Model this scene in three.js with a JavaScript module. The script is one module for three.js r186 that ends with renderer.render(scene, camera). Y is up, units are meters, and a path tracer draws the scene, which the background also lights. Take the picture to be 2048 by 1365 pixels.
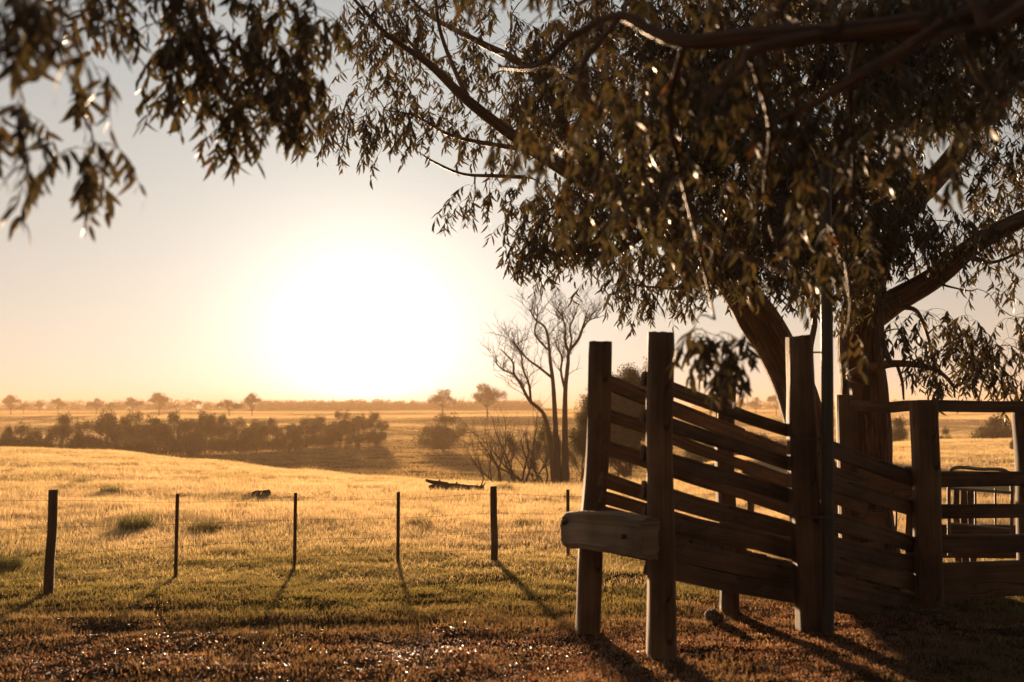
import * as THREE from 'three';
import { mergeGeometries, mergeVertices, toCreasedNormals } from 'three/addons/utils/BufferGeometryUtils.js';

// ---------------------------------------------------------------- camera, sky, sun, exposure
const F = 1990, HZ = 820, EYE = 1.65;                 // focal length and horizon row in photo pixels, eye height in metres
const scene = new THREE.Scene();
const camera = new THREE.PerspectiveCamera(2 * Math.atan(682.5 / F) * 180 / Math.PI, 2048 / 1365, 0.1, 6000);
const PITCH = Math.atan((HZ - 682.5) / F);
camera.position.set(0, EYE, 0);
camera.rotation.set(PITCH, 0, 0);
camera.focus = 17;
camera.userData.fStop = 1.5;
camera.updateMatrixWorld();

const SUN_AZ = Math.atan((728 - 1024) / F), SUN_EL = 3.3 * Math.PI / 180;
const sunDir = new THREE.Vector3(Math.sin(SUN_AZ) * Math.cos(SUN_EL), Math.sin(SUN_EL), -Math.cos(SUN_AZ) * Math.cos(SUN_EL));
const sun = new THREE.DirectionalLight(new THREE.Color().setRGB(1, 0.65, 0.37), 5);
sun.name = 'sun';
sun.position.copy(sunDir).multiplyScalar(300);
sun.target.position.set(0, 0, 0);
sun.castShadow = true;
sun.shadow.mapSize.set(4096, 4096);
Object.assign(sun.shadow.camera, { left: -60, right: 60, top: 40, bottom: -30, near: 1, far: 600 });
sun.shadow.radius = 3.2;
scene.add(sun, sun.target);

const renderer = new THREE.WebGLRenderer({ antialias: true });
renderer.toneMapping = THREE.LinearToneMapping;
renderer.toneMappingExposure = 4.3;
renderer.shadowMap.enabled = true;
scene.fog = new THREE.FogExp2(new THREE.Color().setRGB(1.0, 0.68, 0.40), 0.00052);

const clamp = (x, a, b) => Math.min(b, Math.max(a, x)), lerp = (a, b, t) => a + (b - a) * t;
const smooth = (a, b, x) => { const t = clamp((x - a) / (b - a), 0, 1); return t * t * (3 - 2 * t); };
function rng(seed) { let a = seed >>> 0; return () => { a = (a + 0x6D2B79F5) | 0; let t = Math.imul(a ^ (a >>> 15), 1 | a); t = (t + Math.imul(t ^ (t >>> 7), 61 | t)) ^ t; return ((t ^ (t >>> 14)) >>> 0) / 4294967296; }; }

{ // a clear dawn sky: grey-blue overhead, warm towards the horizon, the air glowing round the low sun
  const W = 1024, H = 512, data = new Float32Array(W * H * 4), d = new THREE.Vector3();
  for (let j = 0; j < H; j++) for (let i = 0; i < W; i++) {
    const el = ((j + 0.5) / H - 0.5) * Math.PI, az = ((i + 0.5) / W - 0.5) * 2 * Math.PI;
    d.set(Math.cos(el) * Math.cos(az), Math.sin(el), Math.cos(el) * Math.sin(az));
    const e = Math.max(el, 0) * 180 / Math.PI, th = Math.acos(clamp(d.dot(sunDir), -1, 1)) * 180 / Math.PI;
    const low = Math.exp(-e / 9), mid = Math.exp(-e / 30);
    const c = [0.17 + 0.34 * mid + 0.28 * low, 0.215 + 0.34 * mid + 0.10 * low, 0.27 + 0.28 * mid - 0.06 * low];
    const side = 0.26 + 0.74 * Math.exp(-Math.pow(th / 60, 1.4));                     // dimmer away from the sun
    const g1 = Math.exp(-th / 14), g2 = Math.exp(-Math.pow(th / 5.2, 1.25)), g3 = Math.exp(-th / 2);
    const glow = [0.40 * g1 + 0.75 * g2 + 2.2 * g3, 0.33 * g1 + 0.68 * g2 + 2.0 * g3, 0.25 * g1 + 0.58 * g2 + 1.6 * g3];
    const k = (j * W + i) * 4;
    for (let q = 0; q < 3; q++) data[k + q] = (c[q] * side * 1.3 + glow[q]) * 0.236;
    data[k + 3] = 1;
  }
  const sky = new THREE.DataTexture(data, W, H, THREE.RGBAFormat, THREE.FloatType);
  sky.mapping = THREE.EquirectangularReflectionMapping;
  sky.magFilter = sky.minFilter = THREE.LinearFilter;
  sky.needsUpdate = true;
  scene.background = sky; scene.environment = sky;
}

// ---------------------------------------------------------------- helpers
const V = (x, y, z) => new THREE.Vector3(x, y, z);
function at(u, v, d) {                                  // the point d metres ahead of the eye that stands at this place of the photograph
  const x = (u - 1024) / F, y = -(v - 682.5) / F, cp = Math.cos(PITCH), sp = Math.sin(PITCH);
  const wy = y * cp + sp, wz = y * sp - cp, k = d / -wz;
  return V(x * k, EYE + wy * k, -d);
}
const hash = (i, j, s) => { let h = Math.imul(i, 374761393) + Math.imul(j, 668265263) + Math.imul(s, 982451653); h = Math.imul(h ^ (h >>> 13), 1274126177); return ((h ^ (h >>> 16)) >>> 0) / 4294967296; };
function noise(x, y, s = 0) {
  const i = Math.floor(x), j = Math.floor(y), fx = x - i, fy = y - j, a = fx * fx * (3 - 2 * fx), b = fy * fy * (3 - 2 * fy);
  return lerp(lerp(hash(i, j, s), hash(i + 1, j, s), a), lerp(hash(i, j + 1, s), hash(i + 1, j + 1, s), a), b) * 2 - 1;
}
const fbm = (x, y, s = 0, n = 4) => { let v = 0, a = 0.5; for (let k = 0; k < n; k++) { v += a * noise(x, y, s + k * 17); x *= 2.03; y *= 2.03; a *= 0.5; } return v; };
const counts = {};
function numbered(name) { const n = counts[name] = (counts[name] ?? -1) + 1; return n ? name + '_' + String(n).padStart(3, '0') : name; }
function tag(o, label, category, group, kind) { if (label) o.userData.label = label; if (category) o.userData.category = category; if (group) o.userData.group = group; if (kind) o.userData.kind = kind; return o; }
function thing(name, label, category, pos = V(0, 0, 0), group) { const o = new THREE.Group(); o.name = numbered(name); o.position.copy(pos); scene.add(o); return tag(o, label, category, group); }
function part(name, geo, mat, parent, pos) { const m = new THREE.Mesh(geo, mat); m.name = name; m.castShadow = m.receiveShadow = true; if (pos) m.position.copy(pos); (parent ?? scene).add(m); return m; }
function structure(name, geo, mat) { const m = part(name, geo, mat); m.userData.kind = 'structure'; return m; }
function table(x, t) { if (x <= t[0][0]) return t[0].slice(1); for (let i = 1; i < t.length; i++) if (x <= t[i][0]) { const f = (x - t[i - 1][0]) / (t[i][0] - t[i - 1][0]), g = f * f * (3 - 2 * f); return t[i].slice(1).map((b, k) => lerp(t[i - 1][k + 1], b, g)); } return t[t.length - 1].slice(1); }
function texture(w, h, f, srgb = true) {
  const data = new Uint8Array(w * h * 4);
  for (let j = 0; j < h; j++) for (let i = 0; i < w; i++) { const c = f(i / w, j / h), k = (j * w + i) * 4; for (let q = 0; q < 3; q++) data[k + q] = clamp(Math.round(c[q] * 255), 0, 255); data[k + 3] = 255; }
  const t = new THREE.DataTexture(data, w, h, THREE.RGBAFormat);
  t.wrapS = t.wrapT = THREE.RepeatWrapping; t.magFilter = THREE.LinearFilter; t.minFilter = THREE.LinearMipmapLinearFilter; t.generateMipmaps = true;
  if (srgb) t.colorSpace = THREE.SRGBColorSpace;
  t.needsUpdate = true; return t;
}
const wrapNoise = (x, y, n, s, oct = 4) => { // repeats every 1 in x and y, n cells across
  let v = 0, a = 0.5;
  for (let k = 0; k < oct; k++) {
    const m = n << k, px = x * m, py = y * m, i = Math.floor(px), j = Math.floor(py), fx = px - i, fy = py - j, sx = fx * fx * (3 - 2 * fx), sy = fy * fy * (3 - 2 * fy), h = (p, q) => hash(((p % m) + m) % m, ((q % m) + m) % m, s + k * 31);
    v += a * (lerp(lerp(h(i, j), h(i + 1, j), sx), lerp(h(i, j + 1), h(i + 1, j + 1), sx), sy) * 2 - 1); a *= 0.5;
  }
  return v;
};
const aniso = (x, y, nx, ny, s, oct = 3) => { let v = 0, a = 0.5; for (let k = 0; k < oct; k++) { const mx = nx << k, my = ny << k, px = x * mx, py = y * my, i = Math.floor(px), j = Math.floor(py), fx = px - i, fy = py - j, sx = fx * fx * (3 - 2 * fx), sy = fy * fy * (3 - 2 * fy), h = (p, q) => hash(((p % mx) + mx) % mx, ((q % my) + my) % my, s + k * 31); v += a * (lerp(lerp(h(i, j), h(i + 1, j), sx), lerp(h(i, j + 1), h(i + 1, j + 1), sx), sy) * 2 - 1); a *= 0.5; } return v; };

// ---------------------------------------------------------------- materials
const std = (o) => new THREE.MeshStandardMaterial(o), phy = (o) => new THREE.MeshPhysicalMaterial(o);
const RGB = (r, g, b) => new THREE.Color().setRGB(r, g, b);
const grainMap = texture(512, 512, (x, y) => { const g = aniso(x, y, 90, 2, 5, 4), c = wrapNoise(x, y, 4, 9, 4), crack = Math.pow(Math.max(0, aniso(x, y, 44, 2, 77, 2)), 2) * 1.5; const v = 0.72 + 0.12 * g + 0.3 * c - crack * 0.3 - 0.42 * (1 - smooth(0.0, 0.03, Math.abs(aniso(x, y, 9, 2, 123, 2)))) * smooth(-0.1, 0.25, wrapNoise(x, y, 3, 61, 2)); return [v, v * (0.97 + 0.03 * c), v * (0.93 + 0.05 * c)]; });
const grainBump = texture(512, 512, (x, y) => { const v = 0.55 + 0.35 * aniso(x, y, 90, 2, 5, 4) - Math.pow(Math.max(0, aniso(x, y, 44, 2, 77, 2)), 2) * 2.2; return [v, v, v]; }, false);
const barkMap = texture(512, 512, (x, y) => { const a = aniso(x, y, 10, 3, 21, 4), b = wrapNoise(x, y, 5, 33, 4), s = aniso(x, y, 26, 4, 41, 3); const peel = smooth(0.02, 0.16, b + 0.4 * a); return [0.50 + 0.3 * s + 0.2 * peel, 0.42 + 0.28 * s + 0.2 * peel, 0.34 + 0.25 * s + 0.2 * peel]; });
const barkBump = texture(512, 512, (x, y) => { const a = aniso(x, y, 10, 3, 21, 4), b = wrapNoise(x, y, 5, 33, 4), s = aniso(x, y, 26, 4, 41, 3); const v = 0.45 + 0.35 * s + 0.3 * smooth(0.02, 0.16, b + 0.4 * a); return [v, v, v]; }, false);
const groundMap = texture(1024, 1024, (x, y) => { const a = wrapNoise(x, y, 8, 3, 6), b = wrapNoise(x, y, 60, 8, 3), c = wrapNoise(x, y, 24, 90, 4), v = 0.62 + 0.5 * a * 0.6 + 0.4 * b; return [v * (1 + 0.16 * c), v, v * (1 - 0.16 * c)]; });
const groundBump = texture(1024, 1024, (x, y) => { const v = 0.5 + 0.3 * wrapNoise(x, y, 16, 4, 6) + 0.45 * wrapNoise(x, y, 90, 8, 3); return [v, v, v]; }, false);
const timber = [[0.20, 0.118, 0.068], [0.16, 0.098, 0.06], [0.235, 0.138, 0.078]].map((c) => std({ name: 'weathered timber', color: RGB(...c), map: grainMap, bumpMap: grainBump, bumpScale: 0.0025, roughness: 0.85 }));
const logWood = std({ name: 'grey split log', color: RGB(0.33, 0.25, 0.17), map: grainMap, bumpMap: grainBump, bumpScale: 0.008, roughness: 0.9 });
const fallenWood = std({ name: 'fallen timber', color: RGB(0.19, 0.13, 0.09), map: grainMap, bumpMap: grainBump, bumpScale: 0.01, roughness: 0.95 });
const bark = std({ name: 'gum bark', color: RGB(0.24, 0.15, 0.10), map: barkMap, bumpMap: barkBump, bumpScale: 0.02, roughness: 0.85 });
const limbBark = std({ name: 'gum limb bark', color: RGB(0.27, 0.175, 0.11), map: barkMap, bumpMap: barkBump, bumpScale: 0.008, roughness: 0.62 });
const twigBark = std({ name: 'twig bark', color: RGB(0.15, 0.085, 0.05), roughness: 0.7 });
const deadBark = std({ name: 'bare grey bark', color: RGB(0.12, 0.085, 0.06), roughness: 0.95 });
const steel = std({ name: 'painted steel pipe', color: RGB(0.036, 0.036, 0.03), roughness: 0.6, metalness: 0.2 });
const galv = std({ name: 'galvanised tube', color: RGB(0.12, 0.10, 0.085), roughness: 0.6, metalness: 0.4 });
const rustyWire = std({ name: 'rusty wire', color: RGB(0.1, 0.06, 0.04), roughness: 0.7, metalness: 0.5 });
const leafMat = phy({ name: 'gum leaf', color: RGB(0.047, 0.035, 0.0125), roughness: 1, transmission: 0.42, thickness: 0, clearcoat: 0.24, clearcoatRoughness: 0.38, side: THREE.DoubleSide });
const farLeaf = phy({ name: 'distant foliage', color: RGB(0.075, 0.062, 0.028), roughness: 1, transmission: 0.3, thickness: 0, side: THREE.DoubleSide });
const grassMat = phy({ name: 'grass blades', color: RGB(1, 1, 1), roughness: 1, transmission: 0.6, thickness: 0, side: THREE.DoubleSide });
const groundMat = phy({ specularIntensity: 0, name: 'paddock soil', color: RGB(1, 1, 1), vertexColors: true, map: groundMap, bumpMap: groundBump, bumpScale: 0.03, roughness: 1 });
const stoneMat = phy({ name: 'wet gravel', color: RGB(0.2, 0.135, 0.09), roughness: 0.5, clearcoat: 0.5, clearcoatRoughness: 0.2 });
const rockMat = std({ name: 'pale field stone', color: RGB(0.3, 0.24, 0.2), map: groundMap, bumpMap: groundBump, bumpScale: 0.02, roughness: 0.9 });

// ---------------------------------------------------------------- the lie of the land
const CREST = [[-1200, 884, 100], [-300, 892, 95], [0, 897, 90], [200, 904, 88], [400, 922, 84], [600, 944, 78], [750, 957, 74], [900, 966, 70], [1050, 974, 66], [1200, 970, 66], [1350, 945, 70], [1500, 915, 80], [1900, 882, 95], [2600, 872, 100]];
const FARP = [[160, -9.6], [230, -11.2], [310, -11.3], [400, -9.2], [500, -6.4], [700, -2.6], [900, 0.3], [1100, 2.0], [1500, 0.5], [2600, -10]];
function herm(x0, y0, m0, x1, y1, m1, x) { const w = x1 - x0, t = clamp((x - x0) / w, 0, 1), t2 = t * t, t3 = t2 * t; return (2 * t3 - 3 * t2 + 1) * y0 + (t3 - 2 * t2 + t) * w * m0 + (-2 * t3 + 3 * t2) * y1 + (t3 - t2) * w * m1; }
function farHeight(d, x) { const y = table(d, FARP)[0]; return y + smooth(380, 620, d) * (1.6 * noise(x / 240, d / 95, 5) + 0.7 * noise(x / 90, d / 60, 6)) + smooth(120, 200, d) * 0.5 * noise(x / 70, d / 50, 8); }
function landBase(x, z) {
  const d = -z;
  if (d < 14) return d > 2 ? -0.03 * d : -0.06 - 0.03 * (d < 0 ? 0 : 0.25 * d * d) * 0 - 0.03 * Math.max(0, d) * 0 + 0.0;
  const u = 1024 + F * x / d, [vc, D] = table(u, CREST), hc = EYE - (vc - HZ) / F * D, m = (hc - EYE) / D;
  if (d < D) return herm(14, -0.42, -0.03, D, hc, m, d);
  const E = D + 80;
  if (d < E) return herm(D, hc, m, E, farHeight(E, x), -0.03, d);
  return farHeight(d, x);
}
const track = (x, d) => smooth(10.6, 8.0, d + 0.5 * noise(x * 0.5, d * 0.4, 61) - 0.12 * x) * smooth(2.2, 0.2, x + 0.6 * noise(d * 0.6, 3, 62)); // bare gravelly ground before the fence
const dirt = (x, d) => smooth(2.4, 0.9, Math.hypot((x - 1.9) * 0.7, d - 8.3 - 0.55 * (x - 1.9)) + 0.5 * noise(x * 0.9, d * 0.9, 63));                                 // trodden dirt round the ramp
function H(x, z) {
  const d = -z; let y = landBase(x, z);
  if (d < 120 && d > -20) {
    const near = smooth(34, 12, d);
    y += near * (0.035 * fbm(x * 0.55, z * 0.8, 11) + 0.03 * fbm(x * 2.1, z * 2.6, 12, 3)) + 0.10 * fbm(x * 0.14, z * 0.22, 13) * smooth(8, 22, d) * smooth(120, 80, d);
    const rut = (c) => Math.exp(-Math.pow((d - c - 0.16 * x - 0.35 * noise(x * 0.3, c, 14)) / 0.16, 2));
    y -= 0.03 * smooth(3, 0, x) * (rut(10.4) * (0.5 + 0.5 * noise(x * 0.8, 2, 15)) + rut(9.1));
    y += 0.012 * smooth(3, 0, x) * (rut(10.05) + rut(8.7));
  }
  return y;
}
const seen = (u, v, from = 9) => { for (let d = from; d < 120; d += 0.1) { const p = at(u, v, d); if (p.y <= H(p.x, p.z)) return d; } return 60; }; // how far off the ground lies at this place of the photograph
const ground = (u, v, d) => { const p = at(u, v, d); p.y = H(p.x, p.z); return p; };

{ // one sheet from behind the camera to beyond the far ridge
  const rows = [], cols = [];
  for (let d = -25; d < 3.5; d += 1.2) rows.push(d);
  for (let d = 3.5; d < 16; d += 0.07) rows.push(d);
  for (let d = 16; d < 2600; d *= 1.018) rows.push(d);
  const NC = 300; for (let i = 0; i <= NC; i++) { const t = i / NC * 2 - 1; cols.push(0.62 * t + 0.38 * t * t * t); }
  const pos = [], col = [], uv = [], idx = [];
  for (const d of rows) {
    const w = Math.max(26, d * 1.5);
    for (const c of cols) {
      const x = c * w, z = -d; pos.push(x, H(x, z), z); uv.push(x / 2.2, z / 2.2);
      const n1 = fbm(x * 0.35, z * 0.35, 31), n2 = fbm(x * 0.03, z * 0.05, 32), tr = track(x, d), di = dirt(x, d);
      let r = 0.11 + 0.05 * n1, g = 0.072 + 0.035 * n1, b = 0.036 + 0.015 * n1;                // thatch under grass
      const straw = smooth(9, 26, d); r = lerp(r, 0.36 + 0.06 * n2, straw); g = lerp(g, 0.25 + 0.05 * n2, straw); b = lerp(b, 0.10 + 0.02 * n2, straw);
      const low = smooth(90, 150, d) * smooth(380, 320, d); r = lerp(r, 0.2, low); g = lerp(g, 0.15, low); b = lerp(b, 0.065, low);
      r = lerp(r, 0.095 + 0.03 * n1, tr); g = lerp(g, 0.056 + 0.02 * n1, tr); b = lerp(b, 0.033 + 0.01 * n1, tr);
      r = lerp(r, 0.13 + 0.04 * n1, di); g = lerp(g, 0.072 + 0.02 * n1, di); b = lerp(b, 0.042 + 0.01 * n1, di);
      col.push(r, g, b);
    }
  }
  const nc = cols.length;
  for (let j = 0; j + 1 < rows.length; j++) for (let i = 0; i < NC; i++) { const a = j * nc + i; idx.push(a, a + 1, a + nc, a + 1, a + nc + 1, a + nc); }
  const g = new THREE.BufferGeometry();
  g.setAttribute('position', new THREE.Float32BufferAttribute(pos, 3)); g.setAttribute('color', new THREE.Float32BufferAttribute(col, 3)); g.setAttribute('uv', new THREE.Float32BufferAttribute(uv, 2));
  g.setIndex(idx); g.computeVertexNormals();
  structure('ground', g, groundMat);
}

// ---------------------------------------------------------------- shapes
function tube(points, radii, sides = 8, caps = true, rough = 0, seed = 1) { // tapering limb through the points; uv in metres
  const n = points.length, pos = [], nor = [], uv = [], idx = []; let up = V(0.31, 0.1, 0.95), len = 0;
  for (let i = 0; i < n; i++) {
    const t = points[Math.min(i + 1, n - 1)].clone().sub(points[Math.max(i - 1, 0)]).normalize();
    const a = up.clone().addScaledVector(t, -up.dot(t)); if (a.lengthSq() < 1e-6) a.set(1, 0, 0).addScaledVector(t, -t.x); a.normalize(); up = a.clone();
    const b = t.clone().cross(a); if (i) len += points[i].distanceTo(points[i - 1]);
    for (let k = 0; k <= sides; k++) {
      const q = k / sides * Math.PI * 2, c = Math.cos(q), s = Math.sin(q), r = radii[i] * (1 + rough * noise(Math.cos(q) * 1.7 + seed * 3.1 + Math.sin(q) * 1.3, len * 3.2 / Math.max(0.2, radii[0] * 4) + Math.sin(q) * 1.9, seed));
      pos.push(points[i].x + (a.x * c + b.x * s) * r, points[i].y + (a.y * c + b.y * s) * r, points[i].z + (a.z * c + b.z * s) * r);
      nor.push(a.x * c + b.x * s, a.y * c + b.y * s, a.z * c + b.z * s); uv.push(k / sides * Math.max(0.25, Math.round(radii[0] * 6.28 / 0.5 * 4) / 4), len / 1.2);
    }
  }
  for (let i = 0; i + 1 < n; i++) for (let k = 0; k < sides; k++) { const a = i * (sides + 1) + k, c = a + sides + 1; idx.push(a, a + 1, c, a + 1, c + 1, c); }
  if (caps) for (const e of [0, n - 1]) { const p = points[e], c = pos.length / 3, t = e ? points[e].clone().sub(points[e - 1]).normalize() : points[0].clone().sub(points[1]).normalize(); pos.push(p.x, p.y, p.z); nor.push(t.x, t.y, t.z); uv.push(0, 0); for (let k = 0; k < sides; k++) { const a = e * (sides + 1) + k; e ? idx.push(a, a + 1, c) : idx.push(a + 1, a, c); } }
  const g = new THREE.BufferGeometry();
  g.setAttribute('position', new THREE.Float32BufferAttribute(pos, 3)); g.setAttribute('normal', new THREE.Float32BufferAttribute(nor, 3)); g.setAttribute('uv', new THREE.Float32BufferAttribute(uv, 2)); g.setIndex(idx);
  if (rough) g.computeVertexNormals();
  return g;
}
const smoothLine = (pts, n) => new THREE.CatmullRomCurve3(pts, false, 'centripetal').getPoints(n);
// a hewn timber: rounded rectangle w x t, lying along +y from 0 to len, wobbling and split; bend(s) shifts it
function timberGeo(len, w, t, o = {}) {
  const { seed = 1, round = 0.35, wob = 0.012, rows = 22, sides = 24, taper = 0, flare = 0, lean = [0, 0], top = 0, bulge = [] } = o, pos = [], uv = [], idx = [];
  const sup = (q) => { if (round < 0.3) { const a = w / 2, b = t / 2, m = Math.min(a, b) * (0.12 + round), P = 4 * (a + b); let p = ((q / (Math.PI * 2)) % 1) * P + b; p %= P; let x, z; if (p < 2 * b) { x = a; z = p - b; } else if (p < 2 * b + 2 * a) { x = a - (p - 2 * b); z = b; } else if (p < 4 * b + 2 * a) { x = -a; z = b - (p - 2 * b - 2 * a); } else { x = -a + (p - 4 * b - 2 * a); z = -b; } const ex = Math.max(0, Math.abs(x) - (a - m)), ez = Math.max(0, Math.abs(z) - (b - m)), cut = Math.max(0, ex + ez - m * 1.15) / 2; x -= Math.sign(x) * cut; z -= Math.sign(z) * cut; return [x / a, z / b]; } const c = Math.cos(q), s = Math.sin(q), e = lerp(0.34, 1, round); return [Math.sign(c) * Math.pow(Math.abs(c), e), Math.sign(s) * Math.pow(Math.abs(s), e)]; };
  for (let j = 0; j <= rows; j++) {
    const f = j / rows, y = f * len;
    let k = 1 - taper * f + flare * Math.pow(1 - f, 6); for (const [c, wd, a] of bulge) k += a * Math.exp(-Math.pow((f - c) / wd, 2));
    const ox = lean[0] * f + wob * 1.6 * noise(f * 3, seed, 3), oz = lean[1] * f + wob * 1.6 * noise(f * 3, seed, 4);
    for (let i = 0; i <= sides; i++) {
      const q = i / sides * Math.PI * 2, [cx, cz] = sup(q), nn = noise(Math.cos(q) * 2.2 + seed * 5.3, Math.sin(q) * 2.2 + f * len * 1.1, 7) + 0.6 * noise(Math.cos(q) * 5 + seed, Math.sin(q) * 5 + f * len * 0.5, 9);
      const e = j === 0 || j === rows ? 0.97 : 1;
      pos.push(ox + cx * (w / 2 * k * e + wob * nn), y + (j === rows ? top * cx + wob * 0.5 * noise(cx * 3, cz * 3, seed) : 0), oz + cz * (t / 2 * k * e + wob * nn)); uv.push(i / sides * Math.max(0.5, Math.round(2 * (w + t) / 0.5) * 0.5), y / 1.6 + seed * 0.37);
    }
  }
  const m = sides + 1;
  for (let j = 0; j < rows; j++) for (let i = 0; i < sides; i++) { const a = j * m + i; idx.push(a, a + m, a + 1, a + 1, a + m, a + m + 1); }
  const add = (j, dir) => { const c = pos.length / 3; let y = 0, X = 0, Z = 0; for (let i = 0; i < sides; i++) { const a = (j * m + i) * 3; X += pos[a] / sides; y += pos[a + 1] / sides; Z += pos[a + 2] / sides; } const base = pos.length / 3; for (let i = 0; i < sides; i++) { const a = (j * m + i) * 3; pos.push(pos[a], pos[a + 1], pos[a + 2]); uv.push(pos[a] * 0.6, pos[a + 2] * 0.6); } pos.push(X, y + dir * 0.004, Z); uv.push(0, 0); for (let i = 0; i < sides; i++) { const p = base + i, q = base + (i + 1) % sides; dir > 0 ? idx.push(p, base + sides, q) : idx.push(q, base + sides, p); } };
  add(rows, 1); add(0, -1);
  const g = new THREE.BufferGeometry(); g.setAttribute('position', new THREE.Float32BufferAttribute(pos, 3)); g.setAttribute('uv', new THREE.Float32BufferAttribute(uv, 2)); g.setIndex(idx); return toCreasedNormals(g, 0.75);
}
function place(geo, a, b, side = V(0, 1, 0)) { // lays a timber that runs along +y from point a towards b, its w axis along 'side'
  const y = b.clone().sub(a).normalize(), x = side.clone().addScaledVector(y, -side.dot(y)).normalize(), z = x.clone().cross(y);
  return geo.applyMatrix4(new THREE.Matrix4().makeBasis(x, y, z).setPosition(a));
}

// ---------------------------------------------------------------- the loading ramp
const RX = { p2: [1.145, 7.7], p3: [2.575, 8.8], p4: [4.22, 10.2], p1: [0.655, 8.6], p5: [2.085, 9.72], p6: [3.72, 11.12] };
const gp = ([x, d]) => V(x, H(x, -d), -d);
const ramp = thing('loading_ramp', 'weathered timber stock loading ramp with tall hewn posts and sloping side rails', 'loading ramp', gp(RX.p2));
const inRamp = (g) => g.translate(-ramp.position.x, -ramp.position.y, -ramp.position.z);
const along = V(RX.p4[0] - RX.p2[0], 0, -(RX.p4[1] - RX.p2[1])).normalize(), across = V(RX.p1[0] - RX.p2[0], 0, -(RX.p1[1] - RX.p2[1])).normalize();
const acrossN = V(along.z, 0, -along.x).multiplyScalar(Math.sign(V(along.z, 0, -along.x).dot(across)));  // square to the ramp, away from the camera side
function post(spot, top, w, t, o) { const b = gp(spot); b.y -= 0.12; const e = b.clone(); e.y = top; return part('post', inRamp(place(timberGeo(top - b.y, w, t, o), b, e, o.face ?? V(1, 0, 0))), timber[(o.seed ?? 0) % 3], ramp); }
post(RX.p2, 2.245, 0.205, 0.23, { seed: 2, round: 0.45, wob: 0.01, flare: 0.12, top: -0.004, bulge: [[0.8, 0.06, 0.05]], lean: [0.0, 0] });
post(RX.p1, 2.235, 0.19, 0.23, { seed: 4, round: 0.3, wob: 0.012, flare: 0.1, lean: [0.115, 0], top: 0.0, bulge: [[0.28, 0.2, 0.14]] });
post(RX.p3, 2.30, 0.20, 0.24, { seed: 6, round: 0.5, wob: 0.016, flare: 0.1, lean: [-0.02, 0], bulge: [[0.72, 0.08, 0.1], [0.5, 0.2, 0.14]], top: 0.01 });
post(RX.p4, 1.745, 0.265, 0.26, { seed: 8, round: 0.75, wob: 0.008, flare: 0.06 });
post(RX.p5, 1.985, 0.165, 0.2, { seed: 10, round: 0.3, wob: 0.01 });
post(RX.p6, 1.815, 0.2, 0.16, { seed: 12, round: 0.2, wob: 0.008 });
const SL = 0.232; // fall of the rails per metre run
let railSeed = 20;
function rail(side, s0, s1, y0, h, t = 0.045, fall = SL) { // s is metres along from the loading end; y0 the height of its middle at s = 0
  const o0 = side === 'near' ? gp(RX.p2) : gp(RX.p1), off = side === 'near' ? acrossN.clone().multiplyScalar(0.145) : acrossN.clone().multiplyScalar(-0.135), sd = railSeed++;
  const A = o0.clone().addScaledVector(along, s0).add(off), B = o0.clone().addScaledVector(along, s1).add(off), j = 0.012 * noise(sd * 3.7, 1, 5);
  A.y = y0 - fall * s0 + j; B.y = y0 - fall * s1 - j;
  part('rail', inRamp(place(timberGeo(A.distanceTo(B), h, t, { seed: sd, round: 0.08, wob: 0.006, rows: 16, sides: 28 }), A, B, V(0, 1, 0))), timber[sd % 3], ramp);
}
const L1 = 1.8, L2 = 3.95;
for (const [y, h] of [[1.88, 0.11], [1.595, 0.115], [1.305, 0.125], [1.01, 0.13], [0.83, 0.165]]) { rail('near', -0.05, L1 + 0.1, y, h); }
for (const [y, h] of [[1.86, 0.15], [1.55, 0.15], [1.19, 0.16]]) { rail('near', L1 + 0.12, L2 + 0.12, y, h); }
for (const y of [0.97, 0.80]) rail('near', L1 + 0.12, L2 + 0.12, y, 0.17); rail('near', -0.05, L2, 0.60, 0.17, 0.05);                              // low boards added to block the sun, then the stringer below the deck, camera side
rail('near', -0.02, L2 - 0.7, 0.44, 0.15, 0.05);
for (const [y, h] of [[1.915, 0.125], [1.63, 0.10], [1.35, 0.125], [1.065, 0.12], [0.925, 0.11], [0.80, 0.1]]) rail('far', 0.0, L1 + 0.14, y, h, 0.045, 0.264);
for (const [y, h] of [[1.90, 0.13], [1.63, 0.13], [1.35, 0.14], [1.06, 0.14]]) rail('far', L1 + 0.16, L2 + 0.14, y, h, 0.045, 0.264);
rail('far', -0.02, L2, 0.56, 0.2, 0.05);
{ // deck planks across the ramp, with cleats
  const w = 0.66 - 0.0, base = gp(RX.p2).addScaledVector(acrossN, 0.18), span = Math.abs(V(RX.p1[0] - RX.p2[0], 0, -(RX.p1[1] - RX.p2[1])).dot(acrossN)) - 0.34;
  for (let i = 0; i < 19; i++) {
    const s = 0.05 + i * 0.2, A = base.clone().addScaledVector(along, s), B = A.clone().addScaledVector(acrossN, span); A.y = B.y = 0.71 - SL * s + 0.006 * noise(i, 2, 3);
    if (A.y < H(A.x, A.z) + 0.03) break;
    const g = place(timberGeo(span, 0.19, 0.045, { seed: 60 + i, round: 0.06, wob: 0.004, rows: 4, sides: 12 }), A, B, along.clone().addScaledVector(V(0, 1, 0), -SL));
    part('deck_plank', inRamp(g), timber[i % 3], ramp);
  }
}
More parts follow.
